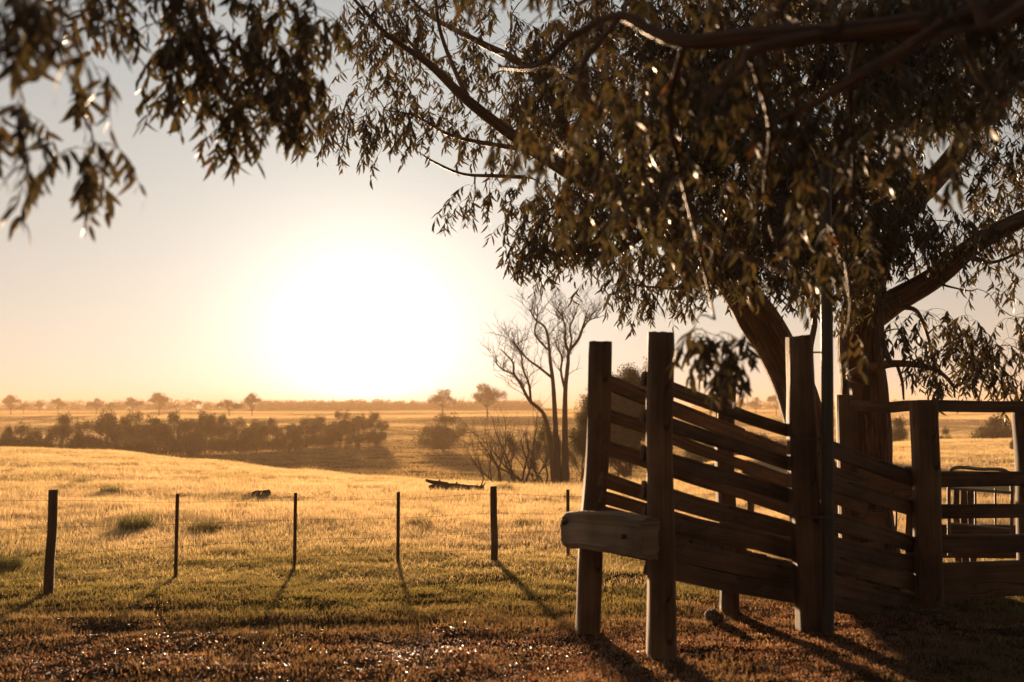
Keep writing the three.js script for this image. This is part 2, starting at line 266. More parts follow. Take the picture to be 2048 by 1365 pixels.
{ // the split log bolted across the loading end
  const out = along.clone().multiplyScalar(-0.185), A = at(1304, 1072, 7.45), B = at(1134, 1050, 8.6);
  const g = place(timberGeo(A.distanceTo(B), 0.345, 0.16, { seed: 41, round: 0.31, wob: 0.024, rows: 34, sides: 34, taper: 0.06, bulge: [[1.0, 0.04, -0.16], [0.4, 0.15, 0.05]] }), A, B, V(0, 1, 0));
  const bl = part('bumper_log', inRamp(g), logWood, ramp); bl.userData.label = 'pale grey split log bolted across the loading end';
  const n = B.clone().sub(A).normalize(), face = V(n.z, 0, -n.x); if (face.z < 0) face.negate();
  for (const [f, dy] of [[0.2, -0.02], [0.92, 0.03]]) {
    const c = A.clone().lerp(B, f).addScaledVector(face, 0.072); c.y += dy;
    part('bolt', inRamp(tube([c, c.clone().addScaledVector(face, 0.035)], [0.022, 0.02], 8)), rustyWire, bl);
  }
}

// the steel pole wired to the middle post
{
  const b = at(1655, 1195, 8.62); b.y = H(b.x, b.z) - 0.05; const t = at(1651, 330, 8.62);
  const p = thing('steel_pole', 'dark steel pipe pole standing against the middle ramp post, held by wire', 'pole', b), L = (g) => g.translate(-b.x, -b.y, -b.z);
  part('pipe', L(tube(smoothLine([b, b.clone().lerp(t, 0.5).add(V(0.006, 0, 0)), t], 12), Array(13).fill(0.052), 16)), steel, p);
  for (const v of [705, 880, 1035]) {
    const y = at(1655, v, 8.62).y, c = V(b.x, y, b.z), q = V(RX.p3[0] - 0.02, y + 0.01, -RX.p3[1]), d = q.clone().sub(c).setY(0).normalize(), s = V(d.z, 0, -d.x);
    const loop = [c.clone().addScaledVector(d, -0.06), c.clone().addScaledVector(s, 0.062), q.clone().addScaledVector(s, 0.125), q.clone().addScaledVector(d, 0.125), q.clone().addScaledVector(s, -0.125), c.clone().addScaledVector(s, -0.062), c.clone().addScaledVector(d, -0.06)];
    part('wire_tie', L(tube(smoothLine(loop, 40), Array(41).fill(v === 1035 ? 0.011 : 0.005), 5)), rustyWire, p);
  }
}

// ---------------------------------------------------------------- the stockyard to the right
function boxRail(parent, name, A, B, h, t, seed, mat) { part(name, place(timberGeo(A.distanceTo(B), h, t, { seed, round: 0.12, wob: 0.007, rows: 18, sides: 28 }), A, B, V(0, 1, 0)).translate(-parent.position.x, -parent.position.y, -parent.position.z), mat ?? timber[seed % 3], parent); }
{
  const y = thing('stockyard_fence', 'dark heavy timber yard fence with thick horizontal rails right of the ramp', 'fence', gp([4.5, 10.3])), c = 10.36;
  const R = (u0, v0, d0, u1, v1, d1, h, sd) => boxRail(y, 'rail', at(u0, v0, d0), at(u1, v1, d1), h, 0.07, sd);
  R(1702, 813, 11.0, 1822, 814, 10.42, 0.105, 81); R(1835, 814, c, 2330, 812, 10.7, 0.115, 82);
  R(1835, 960, c, 2330, 957, 10.7, 0.145, 83); R(1835, 1022, c, 2330, 1020, 10.7, 0.145, 84); R(1835, 1088, c, 2330, 1086, 10.7, 0.19, 85); R(1835, 1160, c, 2330, 1156, 10.7, 0.36, 86);  // the lowest, widest one is a kick board added to keep sun off the ground
  for (const [u, v, d] of [[2052, 816, 10.62], [2318, 800, 10.8]]) { const t = at(u, v, d), b = V(t.x, H(t.x, t.z) - 0.1, t.z); part('post', place(timberGeo(t.y - b.y, 0.25, 0.25, { seed: u, round: 0.7, wob: 0.009 }), b, t, V(1, 0, 0)).translate(-y.position.x, -y.position.y, -y.position.z), timber[1], y); }
  // the far side of the yard: boards nailed across behind the trunk
  const far = thing('timber_yard_panel', 'wide brown boards nailed across low posts behind the ramp, beside the gum trunk', 'fence', gp([4.3, 12.0]));
  for (const [u0, v0, u1, v1, h, sd] of [[1640, 975, 1822, 972, 0.40, 91], [1640, 1046, 1770, 1044, 0.26, 92], [1640, 1115, 1770, 1110, 0.3, 93]]) boxRail(far, 'board', at(u0, v0, 12.0), at(u1, v1, 11.9), h, 0.04, sd, timber[2]);
  for (const [u0, v0, u1, v1, h, sd] of [[1838, 1066, 2080, 1068, 0.2, 95], [1838, 1102, 2080, 1103, 0.19, 96], [2082, 1000, 2420, 1004, 0.3, 97], [2082, 1064, 2420, 1066, 0.32, 98]]) boxRail(far, 'board', at(u0, v0, 12.9), at(u1, v1, 13.1), h, 0.04, sd, timber[1]);  // low boards added across the yard to cast shade on the ground in front
  for (const u of [2080]) { const t = at(u, 960, 13.15), b = V(t.x, H(t.x, t.z) - 0.1, t.z); part('post', place(timberGeo(t.y - b.y, 0.14, 0.14, { seed: u, round: 0.6 }), b, t, V(1, 0, 0)).translate(-far.position.x, -far.position.y, -far.position.z), timber[1], far); }
  for (const u of [1668, 1822]) { const t = at(u, 935, 12.08), b = V(t.x, H(t.x, t.z) - 0.1, t.z); part('post', place(timberGeo(t.y - b.y, 0.14, 0.14, { seed: u, round: 0.6 }), b, t, V(1, 0, 0)).translate(-far.position.x, -far.position.y, -far.position.z), timber[1], far); }
  const drop = thing('timber_board_stack', 'upright weathered boards fixed to the yard behind the steel gate', 'boards', gp([5.9, 13.2]));
  [1912, 1927, 1942].forEach((u, i) => { const t = at(u, 979 + i * 2, 13.2), b = V(t.x, H(t.x, t.z) - 0.02, t.z); part('board', place(timberGeo(t.y - b.y, 0.085, 0.03, { seed: u, round: 0.1, wob: 0.004, sides: 12 }), b, t, V(1, 0, 0)).translate(-drop.position.x, -drop.position.y, -drop.position.z), timber[i], drop); });
}
{ // steel tube gate with a rounded frame, standing in the yard
  const d0 = 11.7, d1 = 12.3, P = (f, v) => at(lerp(1899, 2024, f), v, lerp(d0, d1, f)), o = at(1899, 1100, d0); o.y = H(o.x, o.z);
  const gate = thing('steel_gate', 'low steel tube gate with rounded top corners behind the yard rails', 'gate', o), L = (g) => g.translate(-o.x, -o.y, -o.z);
  const frame = [P(0, 1112), P(0, 960), P(0.015, 945), P(0.08, 937), P(0.5, 939), P(0.9, 942), P(0.985, 952), P(1, 968), P(1, 1108)];
  part('frame', L(tube(smoothLine(frame, 70), Array(71).fill(0.021), 10)), galv, gate);
  for (const [va, vb] of [[977, 986], [1048, 1060], [1100, 1106]]) part('bar', L(tube([P(0, va), P(0.5, (va + vb) / 2), P(1, vb)], Array(3).fill(0.017), 8)), galv, gate);
  for (const f of [0.42, 0.74]) part('upright', L(tube([P(f, 978), P(f, 1050)], [0.013, 0.013], 8)), galv, gate);
}
{ // a loose steel stake seen between ramp and yard
  const t = at(1794, 990, 13.5), b = V(t.x - 0.05, H(t.x, t.z) - 0.1, t.z), p = thing('yard_picket', 'thin dark steel stake standing in the sunlit gap beside the round yard post', 'stake', b);
  part('stake', tube([V(0, 0, 0), t.clone().sub(b)], [0.017, 0.014], 6), steel, p); part('cap', tube([t.clone().sub(b), t.clone().sub(b).add(V(0, 0.02, 0))], [0.02, 0.016], 6), rustyWire, p);
}

// ---------------------------------------------------------------- the wire fence
{
  const spec = [['w', 98, 980, 106, 1155, 10.8], ['s', 350, 988, 350, 1146, 12.0], ['s', 587, 986, 588, 1133, 12.9], ['s', 795, 984, 795, 1127, 13.4], ['w', 988, 973, 989, 1114, 13.6], ['s', 1136, 980, 1136, 1104, 14.2]];
  const tops = [], o = ground(98, 1155, 10.8), fence = thing('wire_fence', 'post and wire paddock fence with two timber posts and thin steel pickets', 'fence', o), L = (g) => g.translate(-o.x, -o.y, -o.z);
  spec.forEach(([k, ut, vt, ub, vb, d], i) => {
    const t = at(ut, vt, d), b = at(ub, vb, d); if (i === 0) { b.copy(at(97, 1155, d)); t.copy(at(107, 980, d)); } b.y = H(b.x, b.z) - 0.1;
    if (k === 'w') part('timber_post', L(place(timberGeo(t.y - b.y, 0.098, 0.1, { seed: 100 + i, round: 0.85, wob: 0.004, taper: 0.05, top: 0.003 }), b, t, V(1, 0, 0))), timber[1], fence);
    else { // Y-shaped steel picket
      const s = new THREE.Shape(); for (let q = 0; q < 3; q++) { const a = q * 2.0944 + 0.3, c = Math.cos(a), n = Math.sin(a), f = a + 1.0472; s[q ? 'lineTo' : 'moveTo'](c * 0.026 - n * 0.0035, n * 0.026 + c * 0.0035); s.lineTo(Math.cos(f) * 0.007, Math.sin(f) * 0.007); const a2 = a + 2.0944; s.lineTo(Math.cos(a2) * 0.026 + Math.sin(a2) * 0.0035, Math.sin(a2) * 0.026 - Math.cos(a2) * 0.0035); }
      const g = new THREE.ExtrudeGeometry(s, { depth: t.y - b.y, bevelEnabled: false, steps: 1 }); g.rotateX(-Math.PI / 2); g.translate(b.x, b.y, b.z);
      part('steel_picket', L(g), rustyWire, fence);
    }
    tops.push([t, V(b.x, b.y + 0.1, b.z)]);
  });
  const first = at(-520, 990, 9.0), fb = V(first.x, H(first.x, first.z), first.z), last = at(1500, 976, 15.5), lb = V(last.x, H(last.x, last.z), last.z); // the strainers out of frame and behind the ramp
  const lines = [[first, fb], ...tops, [last, lb]];
  for (const f of [0.1, 0.36, 0.62, 0.84]) part('wire', L(tube(smoothLine(lines.map(([t, b]) => t.clone().lerp(b, f).add(V(0, 0, 0.03))), 60), Array(61).fill(0.0016), 4)), rustyWire, fence);
  for (const [t, b] of [lines[0], lines[lines.length - 1]]) part('timber_post', L(place(timberGeo(t.y - b.y + 0.1, 0.1, 0.1, { seed: 130 + Math.round(t.x), round: 0.85, wob: 0.004 }), b.clone().add(V(0, -0.1, 0)), t, V(1, 0, 0))), timber[1], fence);
}

// ---------------------------------------------------------------- gum leaves and twigs
const rL = rng(77);
function leafGeo(len, wid, curve, fold, seed) { // a sickle-shaped leaf hanging from the origin along -y
  const r = rng(seed), N = 5, pos = [], idx = [], uv = []; pos.push(0, 0, 0); uv.push(0.5, 0);
  for (let i = 1; i < N; i++) { const f = i / N, w = wid * Math.pow(Math.sin(Math.PI * Math.pow(f, 0.8)), 0.9) * 0.5 + 0.001, cx = curve * f * f, y = -len * f, z = fold * Math.sin(f * 3.1); pos.push(cx - w, y, z, cx + w, y + w * 0.2, z + w * 0.35 * (r() - 0.3)); uv.push(0, f, 1, f); }
  pos.push(curve, -len, fold * 0.2); uv.push(0.5, 1);
  idx.push(0, 1, 2); for (let i = 0; i < N - 2; i++) { const a = 1 + i * 2; idx.push(a, a + 2, a + 1, a + 1, a + 2, a + 3); } const e = 1 + (N - 2) * 2; idx.push(e, e + 2, e + 1);
  const g = new THREE.BufferGeometry(); g.setAttribute('position', new THREE.Float32BufferAttribute(pos, 3)); g.setAttribute('uv', new THREE.Float32BufferAttribute(uv, 2)); g.setIndex(idx); g.computeVertexNormals(); return g;
}
const leaves = [leafGeo(0.125, 0.023, 0.02, 0.01, 1), leafGeo(0.11, 0.026, -0.028, 0.012, 2), leafGeo(0.14, 0.02, 0.034, -0.012, 3), leafGeo(0.095, 0.024, -0.012, 0.006, 4)];
const leafTints = [RGB(1, 1, 1), RGB(0.8, 0.85, 0.8), RGB(1.3, 1.05, 0.8), RGB(0.95, 1.1, 0.85), RGB(1.7, 0.95, 0.6)];
function leafMatrices(base, dir, len, n, r, droop = 1, size = 1) { // leaves along one drooping twig; returns [leaf matrices, twig points]
  const out = [], p = base.clone(), v = dir.clone(), pts = [p.clone()], steps = 5;
  for (let i = 0; i < steps; i++) { v.y -= 0.32 * droop; v.x += (r() - 0.5) * 0.3; v.z += (r() - 0.5) * 0.3; v.normalize(); p.addScaledVector(v, len / steps); pts.push(p.clone()); }
  const m = new THREE.Matrix4(), q = new THREE.Quaternion(), e = new THREE.Euler();
  for (let i = 0; i < n; i++) {
    const f = 0.12 + 0.88 * (i + r() * 0.8) / n, k = Math.min(steps - 1, Math.floor(f * steps)), c = pts[k].clone().lerp(pts[k + 1], f * steps - k);
    e.set((r() - 0.5) * 1.5, r() * 6.28, (r() - 0.5) * 1.5, 'YXZ'); q.setFromEuler(e); const s = size * (0.7 + r() * 0.55);
    m.compose(c, q, V(s, s, s)); out.push(m.clone());
  }
  return [out, pts];
}
class Skeleton { // limbs that twigs can be joined to
  constructor() { this.p = []; }
  add(pts, radii) { for (let i = 0; i < pts.length; i++) this.p.push([pts[i], Array.isArray(radii) ? radii[i] : radii]); }
  nearest(q) { let best = 1e9, b = null; for (const e of this.p) { const d = e[0].distanceToSquared(q); if (d < best) { best = d; b = e; } } return b; }
}
function joinTwig(sk, q, r0, geos, rnd, sides = 4) { // a bent branchlet from the nearest limb to q
  const [a, ra] = sk.nearest(q), L = a.distanceTo(q); if (L < 0.03) return V(0, 0, 0);
  const k = () => (rnd() - 0.5) * L * 0.22, m1 = a.clone().lerp(q, 0.33).add(V(k(), Math.abs(k()) + 0.06 * L, k())), m2 = a.clone().lerp(q, 0.7).add(V(k(), 0.05 * L + k() * 0.5, k()));
  const n = L > 0.6 ? 9 : 5, pts = smoothLine([a, m1, m2, q], n), rs = pts.map((_, i) => lerp(Math.min(ra * 0.8, r0 * (1 + L * 0.5)), r0 * 0.55, i / n));
  geos.push(tube(pts, rs, sides, false)); sk.add(pts.slice(1), rs.slice(1)); return pts[n].clone().sub(pts[n - 1]).normalize();
}
const limbOf = (px, sides, rough, seed) => { // px: [u, v, depth, width in photo pixels]
  const P = px.map(([u, v, d]) => at(u, v, d)), n = P.length * 6, pts = smoothLine(P, n), rs = pts.map((_, i) => { const f = i / n * (px.length - 1), k = Math.min(px.length - 2, Math.floor(f)), t = f - k; return lerp(px[k][3] * px[k][2], px[k + 1][3] * px[k + 1][2], t) / F / 2; });
  return { pts, rs, geo: tube(pts, rs, sides, true, rough, seed) };
};

{ // the twin-trunked gum behind the ramp
  const o = ground(1735, 1100, 12.6), tree = thing('gum_tree', 'large dark gum tree with two trunks rising behind the loading ramp', 'tree', o), sk = new Skeleton(), r = rng(5), L = (g) => g.translate(-o.x, -o.y, -o.z), twigs = [];
  const limb = (name, px, sides, rough, seed, mat = limbBark) => { const l = limbOf(px, sides, rough, seed); sk.add(l.pts, l.rs); return part(name, L(l.geo), mat, tree); };
  limb('trunk', [[1745, 1190, 12.6, 150], [1740, 1110, 12.6, 118], [1738, 1000, 12.6, 88], [1736, 900, 12.6, 92], [1726, 780, 12.6, 92], [1720, 690, 12.6, 84], [1728, 620, 12.6, 80], [1745, 560, 12.7, 56], [1772, 470, 12.9, 52], [1835, 395, 13.2, 48], [1905, 315, 13.6, 42], [1965, 225, 14, 34], [2010, 100, 14.4, 26], [2030, -60, 14.8, 16]], 22, 0.1, 3, bark);
  limb('trunk', [[1660, 1160, 13, 110], [1645, 1030, 13, 88], [1618, 880, 13, 82], [1575, 745, 13, 80], [1512, 630, 12.9, 78], [1440, 540, 12.6, 62], [1320, 440, 12.2, 46], [1180, 365, 11.9, 36], [1060, 295, 11.8, 28], [940, 205, 11.8, 21], [860, 130, 11.8, 15], [775, 70, 11.9, 10], [700, -10, 12, 6]], 18, 0.08, 5, bark);
  for (const [px] of [
    [[[1728, 640, 12.6, 70], [1790, 603, 12.4, 52], [1868, 556, 12.1, 46], [1950, 490, 11.8, 40], [2050, 436, 11.5, 34], [2200, 380, 11.2, 20]]],
    [[[1722, 600, 12.7, 50], [1690, 480, 12.9, 38], [1640, 330, 13.2, 32], [1590, 160, 13.6, 26], [1560, -40, 14, 18]]],
    [[[1510, 628, 12.9, 34], [1480, 480, 13.3, 30], [1420, 320, 13.7, 24], [1330, 160, 14, 18], [1250, -20, 14.3, 12]]],
    [[[1190, 370, 11.9, 22], [1130, 250, 12.2, 20], [1060, 140, 12.6, 18], [960, 85, 12.9, 13], [850, 25, 13.2, 8], [800, -30, 13.4, 5]]],
    [[[1060, 300, 11.8, 12], [990, 290, 11.6, 10], [900, 270, 11.5, 7], [830, 232, 11.4, 5], [770, 220, 11.3, 3]]],
    [[[1050, 355, 11.7, 9], [990, 352, 11.6, 8], [925, 348, 11.5, 6], [870, 325, 11.5, 5], [833, 302, 11.5, 2]]],
    [[[940, 205, 11.8, 12], [905, 130, 12, 9], [880, 60, 12.1, 8], [870, -10, 12.2, 6]]],
    [[[860, 130, 11.8, 8], [800, 60, 11.9, 6], [760, -10, 12, 4]]],
    [[[1320, 440, 12.2, 18], [1240, 500, 11.9, 10], [1150, 510, 11.7, 7], [1060, 490, 11.5, 4], [1015, 450, 11.4, 2]]],
    [[[1440, 545, 12.5, 14], [1380, 575, 12.2, 8], [1310, 575, 12, 5], [1270, 570, 11.9, 3]]],
    [[[1738, 765, 12.25, 14], [1700, 752, 12.15, 17], [1745, 735, 12.1, 20], [1790, 728, 12.0, 15], [1845, 732, 11.9, 12], [1880, 745, 11.8, 9], [1905, 770, 11.7, 7], [1910, 795, 11.6, 4]]],
    [[[1762, 610, 12.2, 10], [1764, 660, 12.1, 11], [1770, 700, 12.05, 13], [1782, 728, 12.0, 12]]],
    [[[1785, 615, 12.3, 12], [1830, 620, 12.1, 9], [1850, 655, 12, 7], [1868, 720, 11.9, 6]]],
    [[[1795, 730, 12.0, 7], [1805, 765, 12, 6], [1808, 800, 12, 4]]],
    [[[1930, 510, 11.9, 14], [1985, 525, 11.7, 7], [2050, 500, 11.5, 5]]],
    [[[1870, 565, 12, 6], [1905, 575, 11.9, 4], [1945, 582, 11.9, 3], [1955, 578, 11.9, 2]]],
    [[[1618, 730, 12.3, 13], [1622, 690, 12.2, 12], [1630, 640, 12.2, 11], [1618, 600, 12.1, 9], [1600, 560, 12, 7], [1580, 500, 12, 5]]],
  ]) limb('limb', px, 9, 0.05, Math.round(px[0][0]));
  const blobs = [ // u, v, ru, rv, depth, spread, sprays
    [900, 90, 170, 95, 12.4, 1.0, 120], [770, 40, 90, 60, 12.2, 0.7, 40], [1010, 220, 110, 100, 12.2, 1, 75], [690, 262, 45, 40, 11.4, 0.5, 26], [740, 190, 80, 50, 11.6, 0.5, 30], [850, 240, 95, 40, 11.5, 0.5, 30], [760, 292, 18, 30, 11.3, 0.2, 4],
    [1075, 430, 75, 75, 11.6, 0.8, 70], [960, 395, 40, 18, 11.5, 0.3, 9], [910, 418, 16, 12, 11.4, 0.2, 4], [1100, 505, 80, 28, 11.6, 0.5, 30], [1240, 555, 55, 30, 11.8, 0.4, 24], [1310, 590, 50, 22, 11.9, 0.4, 22], [1080, 560, 12, 12, 11.5, 0.1, 2],
    [1280, 180, 250, 190, 12.8, 1.6, 1150], [1580, 120, 280, 170, 13.2, 1.6, 1300], [1880, 110, 230, 140, 13.2, 1.6, 1150], [1480, 380, 190, 150, 12.6, 1.3, 820], [1680, 410, 160, 130, 12.4, 1.2, 700], [1230, 430, 140, 90, 12.0, 1, 260], [1400, 530, 110, 60, 12.1, 0.8, 90], [1580, 540, 80, 60, 12.0, 0.7, 70], [1700, 570, 70, 50, 11.9, 0.6, 60],
    [2000, 330, 70, 130, 12.2, 1, 90], [1960, 470, 90, 50, 11.7, 0.8, 50], [1830, 470, 80, 70, 12, 0.9, 55], [1990, 560, 50, 25, 11.6, 0.4, 8], [1780, 330, 60, 60, 12.8, 0.8, 45],
    [1870, 655, 80, 26, 11.7, 0.6, 26], [1930, 690, 70, 26, 11.6, 0.6, 26], [1995, 720, 60, 36, 11.6, 0.6, 30], [1850, 735, 50, 26, 11.8, 0.5, 13], [2035, 640, 30, 24, 11.5, 0.4, 12], [1800, 680, 26, 26, 11.9, 0.3, 8], [1940, 765, 90, 18, 11.6, 0.4, 18], [2060, 760, 50, 40, 11.5, 0.4, 12],
    [1400, -130, 420, 130, 13.2, 2, 260], [1900, -120, 300, 130, 13.4, 2, 200], [1000, -70, 240, 60, 12.6, 1.2, 80], [2200, 250, 130, 280, 12, 1.4, 160], [2200, 640, 110, 110, 11.4, 0.8, 40],
  ];
  const all = leaves.map(() => []), hubs = [];
  for (const [u, v, ru, rv, d, sp, n] of blobs) for (let h = 0; h < Math.max(1, n / 14); h++) { const a = r() * 6.28, k = Math.sqrt(r()) * 0.75; hubs.push(at(u + Math.cos(a) * k * ru, v - rv * 0.15 + Math.sin(a) * k * rv, d + (r() - 0.5) * sp)); }
  hubs.sort((a, b) => sk.nearest(a)[0].distanceTo(a) - sk.nearest(b)[0].distanceTo(b));
  for (const h of hubs) joinTwig(sk, h, 0.011, twigs, r, 5);
  for (const [u, v, ru, rv, d, sp, n] of blobs) for (let i = 0; i < n; i++) {
    const a = r() * 6.28, k = Math.sqrt(r()), q = at(u + Math.cos(a) * k * ru, v - 12 + Math.sin(a) * k * rv, d + (r() - 0.5) * sp), dir = joinTwig(sk, q, 0.0042, twigs, r, 3);
    dir.y *= 0.5; const m = 11 + Math.floor(r() * 9), [ms, pts] = leafMatrices(q, dir.add(V((r() - 0.5) * 0.6, -0.15, (r() - 0.5) * 0.6)).normalize(), 0.26 + r() * 0.24, m, r);
    twigs.push(tube(pts, pts.map((_, j) => 0.0032 - j * 0.0004), 3, false));
    ms.forEach((mm) => all[Math.floor(r() * leaves.length)].push(mm));
  }
  const tw = part('twigs', L(mergeGeometries(twigs.map((g) => (g.deleteAttribute('uv'), g)))), twigBark, tree); tw.userData.kind = 'stuff';
  all.forEach((ms, i) => { const im = new THREE.InstancedMesh(leaves[i], leafMat, ms.length), t = new THREE.Matrix4().makeTranslation(-o.x, -o.y, -o.z); im.name = 'foliage'; im.userData.kind = 'stuff'; im.castShadow = im.receiveShadow = true; ms.forEach((m, k) => { im.setMatrixAt(k, t.clone().multiply(m)); im.setColorAt(k, leafTints[Math.floor(r() * r() * 5)]); }); tree.add(im); });
  console.log('gum leaves', all.reduce((a, b) => a + b.length, 0), 'twigs', twigs.length);
}

{ // the gum that overhangs the camera; its trunk stands out of frame to the right
  const o = V(4.6, H(4.6, 1.2), -1.2), tree = thing('overhanging_gum_tree', 'near gum tree whose leafy branches hang out of focus across the top', 'tree', o), sk = new Skeleton(), r = rng(15), L = (g) => g.translate(-o.x, -o.y, -o.z), twigs = [];
  const free = (name, P, R, sides, mat = limbBark, rough = 0.05) => { const n = P.length * 6, pts = smoothLine(P.map((p) => V(...p)), n), rs = pts.map((_, i) => { const f = i / n * (R.length - 1), k = Math.min(R.length - 2, Math.floor(f)); return lerp(R[k], R[k + 1], f - k); }); sk.add(pts, rs); part(name, L(tube(pts, rs, sides, true, rough, 9)), mat, tree); };
  free('trunk', [[4.6, o.y - 0.2, -1.2], [4.55, 1.2, -1.25], [4.4, 2.6, -1.5], [4.3, 4.2, -1.6], [4.5, 6.5, -1.4]], [0.42, 0.3, 0.26, 0.2, 0.1], 20, bark, 0.1);
  free('limb', [[4.35, 3.0, -1.6], [3.6, 3.7, -2.4], [2.2, 4.35, -3.6], [0.4, 4.6, -4.6], [-1.2, 4.4, -5.2], [-2.6, 3.95, -5.3]], [0.16, 0.11, 0.085, 0.06, 0.035, 0.015], 12);
  free('limb', [[2.2, 4.35, -3.6], [0.4, 4.1, -3.4], [-1.0, 3.55, -3.2], [-1.75, 3.0, -3.1]], [0.05, 0.035, 0.02, 0.008], 8);
  free('limb', [[4.4, 2.7, -1.5], [3.9, 3.6, 0.4], [2.4, 4.6, 2.2], [0.6, 5, 3.5]], [0.16, 0.11, 0.08, 0.04], 10);
  const limb = (px, sides) => { const l = limbOf(px, sides, 0.06, Math.round(px[0][0])); sk.add(l.pts, l.rs); part('limb', L(l.geo), limbBark, tree); };
  { const a = V(4.38, 2.75, -1.5), P = [a, V(3.3, 2.95, -2.6), at(2060, 12, 3.5), at(1900, 40, 3.6), at(1720, 62, 3.7), at(1500, 72, 3.8), at(1370, 84, 3.9), at(1300, 60, 4), at(1240, 32, 4.1), at(1150, 70, 4.3), at(1080, 130, 4.5), at(1000, 135, 4.8)], n = 80, pts = smoothLine(P, n), rs = pts.map((_, i) => lerp(0.085, 0.008, Math.pow(i / n, 0.55))); sk.add(pts, rs); part('limb', L(tube(pts, rs, 14, true, 0.06, 4)), limbBark, tree); }
  limb([[1960, 20, 3.55, 34], [1880, 55, 3.5, 28], [1800, 105, 3.5, 26], [1720, 150, 3.5, 22], [1640, 200, 3.6, 16], [1560, 240, 3.7, 12], [1490, 300, 3.8, 7]], 10);
  limb([[1640, 72, 3.72, 30], [1560, 88, 3.7, 26], [1500, 105, 3.7, 22], [1478, 140, 3.7, 16], [1420, 190, 3.7, 9], [1390, 250, 3.7, 5]], 10);
  limb([[1940, -30, 3.2, 16], [1955, 15, 3.2, 18], [1975, 52, 3.2, 26], [2020, 30, 3.2, 24], [2080, -10, 3.2, 26]], 10);
  limb([[1975, 55, 3.2, 20], [1940, 58, 3.2, 14], [1890, 72, 3.2, 10], [1840, 120, 3.2, 5]], 8);
  limb([[1915, 66, 3.2, 12], [1935, 105, 3.2, 13], [1955, 150, 3.3, 9], [1985, 190, 3.3, 8], [2022, 235, 3.3, 5]], 8);
  limb([[1240, 35, 4.1, 14], [1160, 150, 4.2, 12], [1200, 260, 4.2, 9], [1190, 380, 4.2, 6]], 8);
  limb([[1370, 84, 3.9, 16], [1340, 220, 4.2, 12], [1365, 360, 4.4, 10], [1400, 500, 4.6, 7], [1430, 640, 4.8, 5]], 8);
  limb([[1720, 62, 3.7, 14], [1700, 180, 4.1, 11], [1708, 330, 4.3, 9], [1690, 480, 4.4, 6], [1700, 600, 4.5, 4]], 8);
  limb([[1500, 105, 3.7, 12], [1540, 260, 4.1, 9], [1530, 400, 4.4, 7], [1560, 520, 4.6, 4]], 8);
  const blobs = [ // u, v, ru, rv, depth, spread, sprays
    [30, 30, 65, 55, 2.9, 0.5, 18], [120, 20, 60, 35, 3.6, 0.6, 7], [30, 235, 50, 40, 3.4, 0.5, 9], [190, 320, 38, 24, 3.7, 0.3, 9], [165, 165, 50, 14, 3.7, 0.3, 6], [40, 330, 35, 18, 3.4, 0.4, 2],
    [230, 25, 50, 30, 4.6, 0.6, 9], [380, 40, 60, 45, 5, 0.8, 24], [355, 125, 40, 55, 5, 0.6, 20], [480, 140, 115, 80, 5.3, 0.9, 78], [560, 40, 80, 40, 5.6, 0.8, 30], [470, 255, 26, 26, 5.2, 0.4, 16], [575, 245, 24, 28, 5.3, 0.4, 14], [590, 165, 55, 40, 5.4, 0.5, 26], [345, 190, 22, 24, 5, 0.3, 7], [650, 90, 45, 50, 5.8, 0.5, 12],
    [1130, 60, 90, 50, 4.6, 0.6, 6], [1080, 280, 70, 50, 4.9, 0.6, 4], [1190, 210, 120, 130, 4.5, 0.9, 29], [1330, 300, 150, 150, 4.6, 1, 37], [1150, 390, 75, 50, 4.9, 0.6, 9], [1290, 450, 80, 45, 4.9, 0.6, 9], [1440, 180, 130, 110, 4.3, 0.9, 27], [1560, 300, 110, 130, 4.6, 0.9, 25], [1410, 520, 60, 40, 5, 0.6, 7], [1445, 700, 60, 26, 5.2, 0.4, 18], [1385, 690, 22, 16, 5.2, 0.3, 4], [1455, 750, 22, 16, 5.2, 0.3, 6], [1540, 560, 45, 35, 5, 0.5, 6], [1690, 520, 60, 50, 4.9, 0.5, 8], [1660, 370, 80, 130, 4.6, 0.8, 20], [1760, 210, 110, 90, 4.2, 0.8, 20], [1870, 290, 90, 100, 4.3, 0.8, 10], [1600, 20, 200, 40, 4.2, 0.8, 20], [1880, 40, 140, 60, 3.9, 0.7, 16], [2000, 150, 60, 100, 4, 0.7, 11], [1690, 690, 30, 16, 5.4, 0.3, 2],
    [300, -70, 300, 50, 4.6, 1.2, 40], [1200, -90, 500, 70, 4.4, 1.4, 90], [1900, -60, 200, 60, 3.8, 1, 40],
  ];
  const spots = [];
  for (const b of blobs) for (let i = 0; i < b[6]; i++) { const a = r() * 6.28, k = Math.sqrt(r()); spots.push(at(b[0] + Math.cos(a) * k * b[2], b[1] - 20 + Math.sin(a) * k * b[3], b[4] + (r() - 0.5) * b[5])); }
  const hubs = blobs.flatMap((b) => Array.from({ length: Math.max(1, Math.round(b[6] / 12)) }, () => at(b[0] + (r() - 0.5) * b[2] * 1.2, b[1] - b[3] * 0.6 + (r() - 0.5) * b[3] * 0.6, b[4] + (r() - 0.5) * b[5] * 0.6)));
  hubs.sort((a, b) => sk.nearest(a)[0].distanceTo(a) - sk.nearest(b)[0].distanceTo(b));
  for (const h of hubs) joinTwig(sk, h, 0.0065, twigs, r, 5);
  const list = [];
  for (const q of spots) {
    const dir = joinTwig(sk, q, 0.0032, twigs, r, 4); dir.y *= 0.4;
    const [ms, pts] = leafMatrices(q, dir.add(V((r() - 0.5) * 0.5, -0.2, (r() - 0.5) * 0.5)).normalize(), 0.12 + r() * 0.16, 8 + Math.floor(r() * 7), r, 1, 0.76);
    twigs.push(tube(pts, pts.map((_, j) => 0.0026 - j * 0.0003), 4, false)); list.push(...ms);
  }
